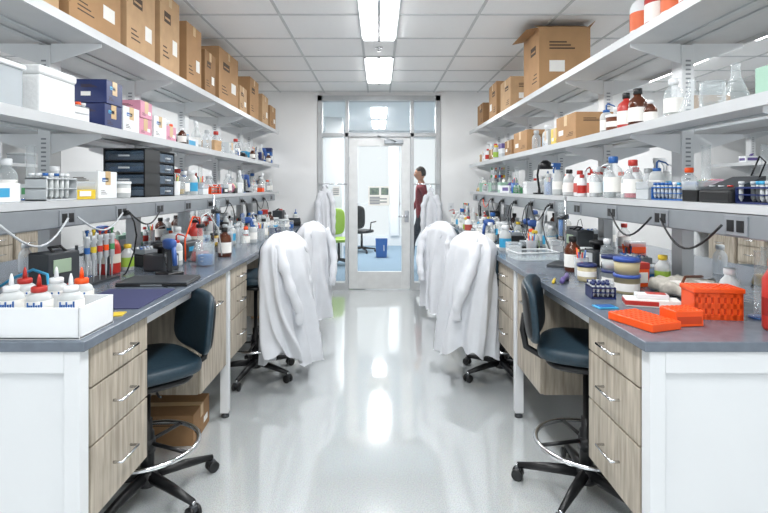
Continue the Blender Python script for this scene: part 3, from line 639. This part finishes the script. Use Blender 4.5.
g=G(); g.box(-.09,-.13,0,.09,.13,.004,paper); g.box(-.09,-.12,.0045,.08,.13,.006,paper); one('paper_stack',g,1.02,4.0,BZ,.2)
g=G(); g.tube([(-.02,-.04,.014),(0,0,.02),(.05,.08,.014),(.08,.16,.013)],.012,purple); g.tube([(-.06,-.03,.008),(-.02,.06,.008)],.007,yellow); one('marker_pens',g,.92,2.5,BZ)
place('dry',1.36,2.72,BZ,-1.3,True); place('vortex2',1.33,3.05,BZ,-1.2,True); place('retort',1.12,3.05,BZ,-.6,True)
for i,k in enumerate(('rack_dk','ph','tip_dk','rack_bl','tip_gy')): place(k,1.34,(1.71,1.90,2.07,2.26,2.45)[i],ZL,1.57+.05*i if 'rack' in k else (-1.57 if k=='ph' else .05*i),force=True)
for i,k in enumerate(('b_clear_red','b_nat_w','b_clear_blue2','wash_w','b_clear_w','b_white','b_red2','b_white','b_nat_k','b_clear_or','spray_b')): place(k,1.31+.03*(i%2),2.58+i*.108,ZL,1.57+.2*i,force=True)
place('lamp',1.33,4.15,ZL,.2,True); place('cup2',1.32,3.87,ZL,0,True)
for i,k in enumerate(('flask','beaker','flask','b_clear_w')): place(k,1.32,1.85+i*.13,ZM,0,True)
for i,k in enumerate(('b_amber_s','b_amber','b_red','jar4')): place(k,1.33,2.45+i*.12,ZM,0,True)
topbox(1.36,3.15,3.5,.17,card,.24,ZM); place('cb_y',1.34,3.63,ZM,0,True); topbox(1.36,4.2,4.6,.18,card,.24,ZM); topbox(1.36,4.65,4.95,.14,card3,.24,ZM)
reg('b_big','plastic_jug',bottle(.06,.25,white,red,M('label_orange','e06a3a',.5),.4)); reg('b_big2','plastic_jug',bottle(.06,.24,red,white,paper,.4))
for i,(k) in enumerate(('b_big','b_big2','b_big','b_big2','b_big')):
    place(k,1.34,1.98+i*.14,ZT,0,True)

# power cables hanging from raceway outlets onto the bench, plus loops between outlets
for (xc,s) in ((-1.66,-1),(1.53,1)):
    xr=xc-s*.303; y=1.67; i=0
    while y<6.2:
        for q in (.031,.079):
            if i==0: continue
            yy=y+q; dx=R.uniform(.0,.03); cm=R.choice([black,black,black,dgrey,black,lgrey])
            for dy in (R.uniform(-.03,.03),.06,-.06,.1,-.1):
                xa=xr-s*(.035+dx); xb=xr+s*.03
                if free(min(xa,xb),max(xa,xb),min(yy,yy+dy)-.008,max(yy,yy+dy)+.008,BT,.29): 
                    g=G(); g.box(-.012,-.012,-.012,.012,.012,.014,black,.003)
                    g.tube([(-s*.008,0,0),(-s*.026,0,-.010),(-s*(.028+dx*.7),dy*.1,-.05),(-s*(.03+dx),dy*.4,-.12),(-s*(.02+dx*.7),dy*.7,-.21),(-s*.005,dy*.9,-.29),(s*.012,dy,-.328),(s*.028,dy,-.3365)],.0042,cm,6)
                    g.obj('power_cable',(xr-s*.006,yy,ZL-.078)); block(xa,xb,min(yy,yy+dy)-.01,max(yy,yy+dy)+.01,BT,.29); break
        if i in (0,1,2,4,5,7,8):
            n=12; sag=R.uniform(.06,.12); g=G(); y0_=y+.10; y1_=y+.49
            pts=[(-s*(.014+.012*math.sin(math.pi*k/n)),y0_+(y1_-y0_)*k/n,ZL-.075-sag*math.sin(math.pi*k/n)) for k in range(n+1)]
            if free(min(xr,xr-s*.04)+.001,max(xr,xr-s*.04),y0_+.03,y1_-.03,ZL-.2,.07):
                g.tube([(xr+p[0],p[1],p[2]) for p in pts],.0045,R.choice([black,dgrey,black,orange,lgrey]),6); g.obj('power_cable'); block(xr-.03,xr+.03,y0_+.02,y1_-.02,ZL-.2,.09)
        y+=.46; i+=1
    for y in (2.33,3.6,4.9):
        g=G(); g.lathe([(.025,0),(.025,.01),(.012,.015),(.012,.14)],chrome,seg=12); g.tube([(0,0,.13),(-s*.04,0,.14),(-s*.08,0,.12),(-s*.1,0,.09)],[.01,.008,.006,.005],chrome); g.box(-.03,-.006,.142,.03,.006,.154,yellow if y<3 else blue,.003)
        x=xc-s*.1
        if free(x-.11,x+.11,y-.03,y+.03,BT,.15): g.obj('gas_tap',(x,y,BT)); block(x-.11,x+.11,y-.03,y+.03,BT,.16)

# ================= random clutter =================
small=['b_clear_blue','b_clear_blue2','b_clear_red','b_clear_or','b_clear_w','b_clear_w','b_clear_g','b_clear_g','b_nat_w','b_nat_w','b_nat_k','b_amber','b_amber_s','b_white','b_white2','b_red2','wash_r','wash_w','wash_w','wash_b','spray_r','spray_w','spray_w','flask','flask','flask2','beaker','beaker','beaker3','cyl','cyl','tip_bl','tip_or','tip_gy','tip_dk','tip_wh','jar1','jar2','jar2','jar3','cup','cup2','cup3','wipe','b_yellow','pctl','pctl']
mid=['rack_or','rack_bl','rack_gr','rack_wh','rack_wh2','rack_dk','fz1','fz5','glv1','glv2','glv3','glv4','tapes','fz4','wipe','rack_wh2','pctl','pip','ph','ph']
big=['cent','cent2','cent3','hot','bal','pcr','gel','vortex','pip','pipl','ice','pip','vortex2','dry','psu','micro','mon','vacf','vacf','psu','pipl','retort','dry','vortex2','ph']
boxes=['cb_s','cb_s2','cb_s3','cb_w','cb_w','cb_g','cb_b','fz3','fz2','fz5','tote2','tote2','sty2','glv1','glv2','glv3','binders']
def row(xc,xl,y0,y1,z,pool,maxh,gap=(.004,.05),rots=(0,1.57,3.14,4.71),dx=.02):
    y=y0
    while y<y1:
        k=R.choice(pool); rot=R.choice(rots)+R.uniform(-.15,.15)
        ok=None
        nm,me,bb,h=ITEMS[k]
        c,s=math.cos(rot),math.sin(rot); ysp=[s*X+c*Y for X in bb[:2] for Y in bb[2:]]
        yc=y-min(ysp)+.005
        for t in range(3):
            ok=place(k,xc+R.uniform(-dx,dx),yc,z,rot,maxh=maxh,xl=xl)
            if ok: break
        y= yc+max(ysp)+R.uniform(*gap) if ok else y+.02
def fill(xe,xc,s):
    X=lambda d: xc-s*d
    rng=lambda a,b_: (min(X(a),X(b_)),max(X(a),X(b_)))
    return X,rng
LH=.30
for (xc,s,D) in ((-1.66,-1,.747),(1.53,1,.706)):
    X,rng=fill(0,xc,s)
    st=2.8 if s<0 else 2.65
    for rep in range(2): row(X(.20),rng(.02,.42),2.55,6.35,BZ,big*2+mid+small,.29,(.002,.02))
    for rep in range(2): row(X(.42),rng(.26,.60),st,6.35,BZ,big*2+mid+small+small,.45,(.004,.03))
    row(X(.15),rng(.0,.30),1.75,2.6,BZ,big+mid+small*2,.27,(.01,.06)); row(X(.15),rng(.0,.30),1.75,2.6,BZ,small,.27,(.01,.06))
    row(X(.58),rng(.44,D-.03),st+.6,6.35,BZ,mid+small+small+small,.25,(.01,.10))
    row(X(.10),rng(.0,.2),2.5,6.3,BZ,small,.26,(.01,.03)); row(X(.33),rng(.2,.5),st,6.3,BZ,small,.25,(.01,.03)); row(X(.5),rng(.4,.64),st,6.3,BZ,small,.25,(.02,.1))
    row(X(.2),rng(.0,.30),1.6,6.6,ZL,small*2+mid*2,LH,(.004,.04)); row(X(.1),rng(.0,.2),1.6,6.6,ZL,small,LH,(.01,.06)); row(X(.26),rng(.1,.30),1.6,6.6,ZL,small,LH,(.03,.12))
    row(X(.16),rng(.0,.30),1.6,6.6,ZM,boxes+mid+small,.33,(.004,.04)); row(X(.24),rng(.14,.30),3.2,6.6,ZM,small,.25)
    row(X(-.35),rng(-.62,-.04),1.7,2.9,BZ,small,.27,(.1,.3)); row(X(-.35),rng(-.62,-.04),3.6,6.3,BZ,big*2+mid+small*2,.25,(.02,.12)); row(X(-.16),rng(-.28,-.0),1.6,6.6,ZL,mid+small*2,LH,(.05,.3)); row(X(-.16),rng(-.28,-.0),1.6,6.6,ZM,boxes,LH,(.1,.5))
for (xc,s) in ((-1.66-3.24,-1),(1.53+3.24,1)):
    X,rng=fill(0,xc,s)
    row(X(.35),rng(.05,.6),1.7,6.3,BZ,big+mid+small,.25,(.04,.25)); row(X(.16),rng(.0,.3),1.6,6.6,ZL,mid+small,LH,(.03,.25)); row(X(.16),rng(.0,.3),1.6,6.6,ZM,boxes,.3,(.05,.4)); row(X(.16),rng(.03,.32),1.6,6.6,ZT,['cb_s','sty','cb_s2'],.4,(.05,.4))

# ---------------------------------------------------------------- lab stool
def stool_mesh(SH):
    g=G()
    g.sup((0,0,SH),(.225,.215,.038),navy,.45,.62,12,36,lambda p:Vector((p.x,p.y,p.z+.012*(p.x/.22)**2)))
    g.sup((0,0,SH-.045),(.19,.18,.018),black,.4,.6,6,28)
    def bend(p):
        q=Vector(p); q.y=p.y-.9*p.x*p.x+.10*(p.z); return q
    zb=SH+.165
    g.sup((0,.245,zb+.01),(.20,.028,.145),navy,.5,.7,18,36,bend)
    g.sup((0,.262,zb+.01),(.185,.02,.13),black,.5,.7,14,32,bend)
    g.tube([(0,.05,SH-.055),(0,.2,SH-.055),(0,.27,SH-.02),(0,.285,SH+.06),(0,.275,SH+.14)],.016,black,8)
    g.box(-.09,-.1,SH-.075,.09,.1,SH-.055,black,.005)
    g.tube([(.08,0,SH-.065),(.2,-.02,SH-.07),(.23,-.02,SH-.065)],.005,black,6)
    g.lathe([(.03,.1),(.03,.3),(.022,.31),(.022,.36),(.014,.36),(.014,SH-.06)],black,seg=16)
    n=40; g.tube([(.225*math.cos(2*math.pi*i/n),.225*math.sin(2*math.pi*i/n),.24) for i in range(n)],.011,chrome,10,True)
    g.lathe([(.036,.21),(.036,.27)],black,seg=16)
    for i in range(4):
        a=i*math.pi/2+.5; g.tube([(.03*math.cos(a),.03*math.sin(a),.25),(.22*math.cos(a),.22*math.sin(a),.24)],.009,black,8)
    g.lathe([(.045,.06),(.05,.075),(.045,.12),(.03,.125)],black,seg=16)
    for i in range(5):
        a=i*2*math.pi/5+.3; ca,sa=math.cos(a),math.sin(a)
        g.tube([(.03*ca,.03*sa,.1),(.17*ca,.17*sa,.088),(.31*ca,.31*sa,.07)],[.026,.022,.014],black,8)
        g.cyl(.008,.05,.075,chrome,(.31*ca,.31*sa),8)
        for w in (-.018,.018):
            A=Matrix.Rotation(a,3,'Z')@Matrix.Rotation(math.pi/2,3,'X')
            c=Vector((.31*ca-w*sa,.31*sa+w*ca,.028)); g.lathe([(.022,-.009),(.028,-.006),(.028,.006),(.022,.009)],black,c,14,A=A)
        g.box(.31*ca-.014,.31*sa-.014,.03,.31*ca+.014,.31*sa+.014,.058,dgrey,.004)
    return g.mesh('lab_stool')
s1=stool_mesh(.60); s2=stool_mesh(.675); s3=stool_mesh(.74)
put('lab_stool',s1,(-1.07,2.31,0),-math.radians(47))
put('lab_stool',s2,(.965,2.33,0),math.radians(68))
put('lab_stool',s3,(-2.95,4.05,0),math.radians(120)); put('lab_stool',s3,(2.98,4.05,0),-math.radians(120))
st_c=[(-.94,3.81,-118,0),(-.88,4.88,-118,1),(.93,3.81,118,2),(.84,4.88,118,3)]
# ---------------------------------------------------------------- lab coats
def sleeve(g,pts,r0,r1,ph):
    n=22; P=[Vector(p) for p in pts]; out=[];rad=[]
    m=len(P)-1
    for i in range(n):
        t=i/(n-1)*m; k=min(int(t),m-1); f=t-k
        out.append(P[k].lerp(P[k+1],f*f*(3-2*f)*.5+f*.5)); u=i/(n-1); rad.append((r0+(r1-r0)*u)*(1+.13*math.sin(u*30+ph)))
    g.tube(out,rad,coatm,14)
def drape(wt,dt,h,wb,db,seed,lean=.05):
    """coat thrown over a chair back: slumped top, deep folds, lopsided hem, limp sleeves"""
    rr=random.Random(seed); ph=[rr.uniform(0,6.28) for _ in range(10)]
    g=G(); nu=60; nv=150; vs=[];fs=[]
    for i in range(nu+1):
        t=i/nu; k=min(1,t/.10); sh=math.sin(k*math.pi/2)**.75
        W=(wt/2+(wb-wt)/2*t**1.1)*(.50+.50*sh); D=(dt/2+(db-dt)/2*t**.8)*(.10+.90*sh)
        amp=(.03+.33*t**.8)
        for j in range(nv):
            a=2*math.pi*j/nv
            ca,sa=math.cos(a),math.sin(a)
            ex=.8; x=math.copysign(abs(ca)**ex,ca); y=math.copysign(abs(sa)**ex,sa)
            # folds that wander and merge as they fall
            w1=a+.35*math.sin(2*t+ph[6])+.12*math.sin(2*a+4*t+ph[7])
            f=.60*(1-2*abs(math.sin(3*w1+ph[0])))+.30*(1-2*abs(math.sin(5.5*w1+ph[1]-1.6*t)))+.12*math.sin(13*w1+ph[2]+3*t)
            f=1+amp*f+.03*math.sin(18*t+3*a+ph[8])*math.exp(-((t-.3)/.25)**2)
            slit=.40*max(0,t-.12)*math.exp(-((a-4.45)/.09)**2)
            hem=(.085*math.sin(a*1+ph[3])+.045*math.sin(2*a+ph[4])+.015*math.sin(9*a+ph[5]))*t**2.5
            z=h*(1-t)-(.05*(abs(x)**2.2)+.025*math.sin(2*a+ph[9]))*sh*(1-t)+hem
            vs.append((W*x*(.30+.70*f)+lean*t*t,D*y*(f-slit)-.03*t,max(0.,z)))
    for i in range(nu):
        for j in range(nv):
            j2=(j+1)%nv; fs.append((i*nv+j,i*nv+j2,(i+1)*nv+j2,(i+1)*nv+j))
    fs.append(tuple(range(nv)))
    g.add(vs,fs,coatm,True)
    sg=rr.choice((-1,1))
    # turned-down collar slumped along the chair back
    g.tube([(-wt*.34,-dt*.55,h*.86),(-wt*.26,-dt*.30,h*.95),(-wt*.1,-dt*.05,h*.985),(wt*.1,.01,h*.99),(wt*.24,-dt*.25,h*.95),(wt*.30,-dt*.60,h*.84)],[.006,.015,.022,.022,.015,.006],coatm,12)
    sleeve(g,[(sg*wt*.30,-dt*.30,h*.92),(sg*wt*.36,-dt*.62,h*.78),(sg*wt*.30,-dt*.85,h*.60),(sg*wt*.16,-dt*.98,h*.44),(sg*wt*.14,-dt*.95,h*.34)],.040,.030,ph[0])
    sleeve(g,[(-sg*wt*.34,-dt*.10,h*.90),(-sg*wt*.42,-dt*.30,h*.78),(-sg*wt*.46,-dt*.35,h*.60),(-sg*wt*.50,-dt*.25,h*.46)],.038,.030,ph[1])
    return g
def hung(w,d,h,seed):
    """coat hanging from a hook by its collar loop"""
    rr=random.Random(seed); ph=[rr.uniform(0,6.28) for _ in range(8)]
    g=G(); nu=46; nv=96; vs=[];fs=[]
    for i in range(nu+1):
        t=i/nu
        W=w/2*(.10+.72*min(1,t/.22)**.75+.18*t); D=d/2*(.2+.6*min(1,t/.2)+.3*t)
        amp=.04+.2*min(1,t*1.3)
        for j in range(nv):
            a=2*math.pi*j/nv
            f=1+amp*(.5*(1-2*abs(math.sin(3*a+ph[0]+.5*t)))+.3*(1-2*abs(math.sin(5.5*a+ph[1]-.8*t)))+.1*math.sin(15*a+ph[2]))
            hem=(.04*math.sin(a+ph[3])+.02*math.sin(3*a+ph[4]))*t**3
            vs.append((W*math.cos(a)*(.35+.65*f)+.015*math.sin(3*t+ph[5]),D*math.sin(a)*f,max(0,h*(1-t)+hem)))
    for i in range(nu):
        for j in range(nv):
            j2=(j+1)%nv; fs.append((i*nv+j,i*nv+j2,(i+1)*nv+j2,(i+1)*nv+j))
    fs.append(tuple(range(nv))); g.add(vs,fs,coatm,True)
    for sg in (-1,1): sleeve(g,[(sg*w*.20,-d*.1,h*.93),(sg*w*.40,-d*.3,h*.80),(sg*w*.43,-d*.35,h*.6),(sg*w*.42,-d*.3,h*.42)],.042,.033,ph[sg])
    g.tube([(-.03,-.02,h*.985),(-.02,.01,h*1.01),(.02,.01,h*1.01),(.03,-.02,h*.985)],.014,coatm,10)
    return g
cz=[.13,.20,.18,.27]
for i,(x,y,r,k) in enumerate(st_c):
    rr=math.radians(r); put('lab_stool',s3,(x,y,0),rr)
    bx=x+(-math.sin(rr))*.27; by=y+math.cos(rr)*.27
    drape(.44,.20,1.095-cz[i],.42 if i%2 else .48,.30 if i%2 else .36,k+31,(.05,-.03,-.05,.03)[i]).obj('lab_coat',(bx,by,cz[i]),rr+math.pi)
hung(.25,.14,1.10,5).obj('lab_coat',(-.72,6.72,.345),0)
hung(.26,.15,1.06,6).obj('lab_coat',(.70,6.72,.33),0)
for x0,x1 in ((-.84,-.44),(.46,.84)):
    g=G(); g.tube([(x0,BACK-.05,1.47),(x1,BACK-.05,1.47)],.008,chrome); 
    for x in (x0+.02,x1-.01): g.tube([(x,BACK-.02,1.47),(x,BACK-.05,1.47)],.008,chrome)
    xm=-.72 if x0<0 else .70
    g.tube([(xm,BACK-.05,1.47),(xm,BACK-.12,1.46),(xm,BACK-.22,1.42),(xm,BACK-.24,1.45)],.006,chrome)
    g.obj('coat_rail')
g=cbox(.34,.3,.17,card3); g.obj('cardboard_box',(-1.2,2.9,0),.05)
g=cbox(.3,.3,.3,card2); g.obj('cardboard_box',(-1.25,5.6,0),.05)
# ---------------------------------------------------------------- corridor furniture
g=G(); g.lathe([(.13,0),(.15,.02),(.17,.36),(.18,.37),(.16,.37),(.14,.03),(.001,.025)],blue,caps=False,seg=4,smooth=False); g.box(-.06,-.122,.14,.06,-.118,.26,white); g.obj('recycling_bin',(.05,10.2,0),math.pi/4)
g=G(); g.box(-.5,-.3,.70,.5,.3,.73,white,.004)
for x in (-.46,.46):
    for y in (-.26,.26): g.box(x-.02,y-.02,0,x+.02,y+.02,.70,alu)
g.box(-.2,0,.73,.2,.02,.76,black); g.box(-.26,.02,.82,.26,.05,1.15,black,.006); g.box(-.02,.02,.73,.02,.05,.85,black); g.box(-.1,-.05,.73,.1,.1,.74,black); g.obj('office_desk',(-1.6,11.3,0))
def task(name,x,y,rot,col):
    g=G(); g.sup((0,0,.46),(.24,.23,.04),col,.5,.6); g.sup((0,.25,.78),(.22,.03,.25),col,.5,.6,fn=lambda p:Vector((p.x,p.y-.8*p.x*p.x,p.z)))
    g.tube([(0,.05,.42),(0,.26,.44),(0,.29,.7)],.02,black); g.lathe([(.03,.08),(.02,.43)],black)
    for i in range(5):
        a=i*1.2566; g.tube([(0,0,.1),(.3*math.cos(a),.3*math.sin(a),.07)],[.025,.015],black); g.sup((.3*math.cos(a),.3*math.sin(a),.03),(.03,.02,.03),black,1,1,8,12)
    for s in (-1,1): g.tube([(s*.2,.1,.44),(s*.27,.08,.5),(s*.27,.05,.66),(s*.27,-.15,.67)],.014,black)
    g.obj(name,(x,y,0),rot)
task('office_chair',-.74,9.2,.5,lime); task('office_chair',-.38,11.0,2.6,black); task('office_chair',1.25,10.6,-2,black)

# ---------------------------------------------------------------- person walking in corridor
def person(loc,rot):
    par=empty('person',loc,rot)
    V=[];E=[];Rr=[]
    def a(p,r,con=None):
        V.append(p);Rr.append(r if isinstance(r,tuple) else (r,r))
        if con is not None: E.append((con,len(V)-1))
        return len(V)-1
    pel=a((0,0,.96),(.15,.11)); sp=a((0,-.005,1.13),(.135,.10),pel); ch=a((0,-.01,1.32),(.165,.115),sp); ck=a((0,0,1.44),(.10,.08),ch); nk=a((0,-.01,1.52),(.055,.055),ck); hb=a((0,-.02,1.59),(.055,.055),nk)
    for s in (-1,1):
        fwd=-s
        hip=a((s*.09,0,.90),(.095,.10),pel); kn=a((s*.10,fwd*.13-.04,.50),(.06,.062),hip); an=a((s*.095,fwd*.24+.06,.10),(.04,.042),kn); he=a((s*.095,fwd*.24+.04,.05),(.038,.035),an); to=a((s*.10,fwd*.24-.11,.035),(.04,.025),he)
        sh=a((s*.185,0,1.42),(.06,.06),ck); el=a((s*.23,-fwd*.10+.03,1.13),(.045,.045),sh); wr=a((s*.225,-fwd*.17-.08,.90),(.028,.026),el)
        pm=a((s*.223,-fwd*.18-.095,.84),(.032,.018),wr)
        for f in range(4):
            y0=-fwd*.18-.125+f*.02; L_=(.055,.072,.068,.055)[f]
            k1=a((s*.225,y0,.805),.0095,pm); k2=a((s*.22,y0+.003,.805-L_*.55),.0085,k1); a((s*.208,y0+.006,.805-L_),.0075,k2)
        t1=a((s*.215,-fwd*.18-.135,.85),.010,pm); a((s*.21,-fwd*.18-.155,.81),.0085,t1)
    me=bpy.data.meshes.new('body'); me.from_pydata(V,E,[]); o=bpy.data.objects.new('body_rig',me); sc.collection.objects.link(o)
    m=o.modifiers.new('s','SKIN'); m.use_smooth_shade=True
    for i,r in enumerate(Rr): o.data.skin_vertices[0].data[i].radius=r
    o.data.skin_vertices[0].data[0].use_root=True
    o.modifiers.new('d','SUBSURF').levels=2
    dg=bpy.context.evaluated_depsgraph_get(); m2=bpy.data.meshes.new_from_object(o.evaluated_get(dg)); bpy.data.objects.remove(o)
    skin=M('skin','c08a6c',.5); jac=M('maroon_jacket','7a1f2a',.8); trou=M('dark_trousers','262b38',.8); shoe=M('shoes','1a1a1c',.4)
    m2.materials.clear()
    for x in (skin,jac,trou,shoe): m2.materials.append(x)
    for p in m2.polygons:
        c=p.center; p.use_smooth=True
        if abs(c.x)>.17 and c.z<.90: p.material_index=0
        elif c.z>1.50: p.material_index=0
        elif c.z>.93 or abs(c.x)>.19: p.material_index=1
        elif c.z>.09: p.material_index=2
        else: p.material_index=3
    put('body',m2,parent=par)
    g=G()
    def hf(p):
        q=Vector(p)
        if q.z<0: q.x*=1+.28*q.z/.115; q.y*=1+.12*q.z/.115
        if q.y<0:
            q.y-= .022*math.exp(-((q.x/.012)**2))*math.exp(-(((q.z+.015)/.022)**2))
            for s in (-1,1): q.y+=.008*math.exp(-(((q.x-s*.03)/.016)**2))*math.exp(-(((q.z-.012)/.013)**2))
            q.y-=.006*math.exp(-((q.x/.025)**2))*math.exp(-(((q.z+.052)/.008)**2))
        return q
    hc=(0,-.03,1.655)
    g.sup(hc,(.074,.092,.118),skin,1,1,40,56,hf)
    for s in (-1,1):
        g.sup((s*.075,-.02,1.655),(.01,.018,.03),skin,1,1,8,12); g.sup((s*.03,-.112,1.667),(.012,.007,.007),white,1,1,8,10); g.sup((s*.03,-.1175,1.667),(.005,.003,.005),black,1,1,6,8)
        g.box(s*.03-.014,-.122,1.684,s*.03+.014,-.112,1.689,M('hair','2a1d17',.7),.002)
    g.sup((0,-.117,1.605),(.022,.006,.006),M('lips','9a5148',.5),1,1,6,12)
    g.obj('head',parent=par)
    g=G(); g.sup((0,-.018,1.672),(.083,.098,.118),MC['hair'],1,1,24,40,lambda p:Vector((p.x,max(p.y,-.062) if p.z<.055 else p.y,max(p.z,-.05 if p.y>0 else .035))))
    g.obj('hair',parent=par)
person((.74,8.7,0),-math.pi/2)

# ---------------------------------------------------------------- world, camera
w=bpy.data.worlds.new('world'); sc.world=w; w.use_nodes=True
bg=w.node_tree.nodes['Background']; bg.inputs[0].default_value=(.94,.975,1,1); bg.inputs[1].default_value=1.0
cd=bpy.data.cameras.new('camera'); cam=bpy.data.objects.new('camera',cd); sc.collection.objects.link(cam)
cam.location=(0,0,1.43); cam.rotation_euler=(math.pi/2,0,0)
cd.sensor_width=36; cd.sensor_fit='HORIZONTAL'; cd.lens=36*500/768; cd.shift_x=5/768; cd.shift_y=-69.5/768; cd.clip_start=.05; cd.clip_end=100
sc.camera=cam
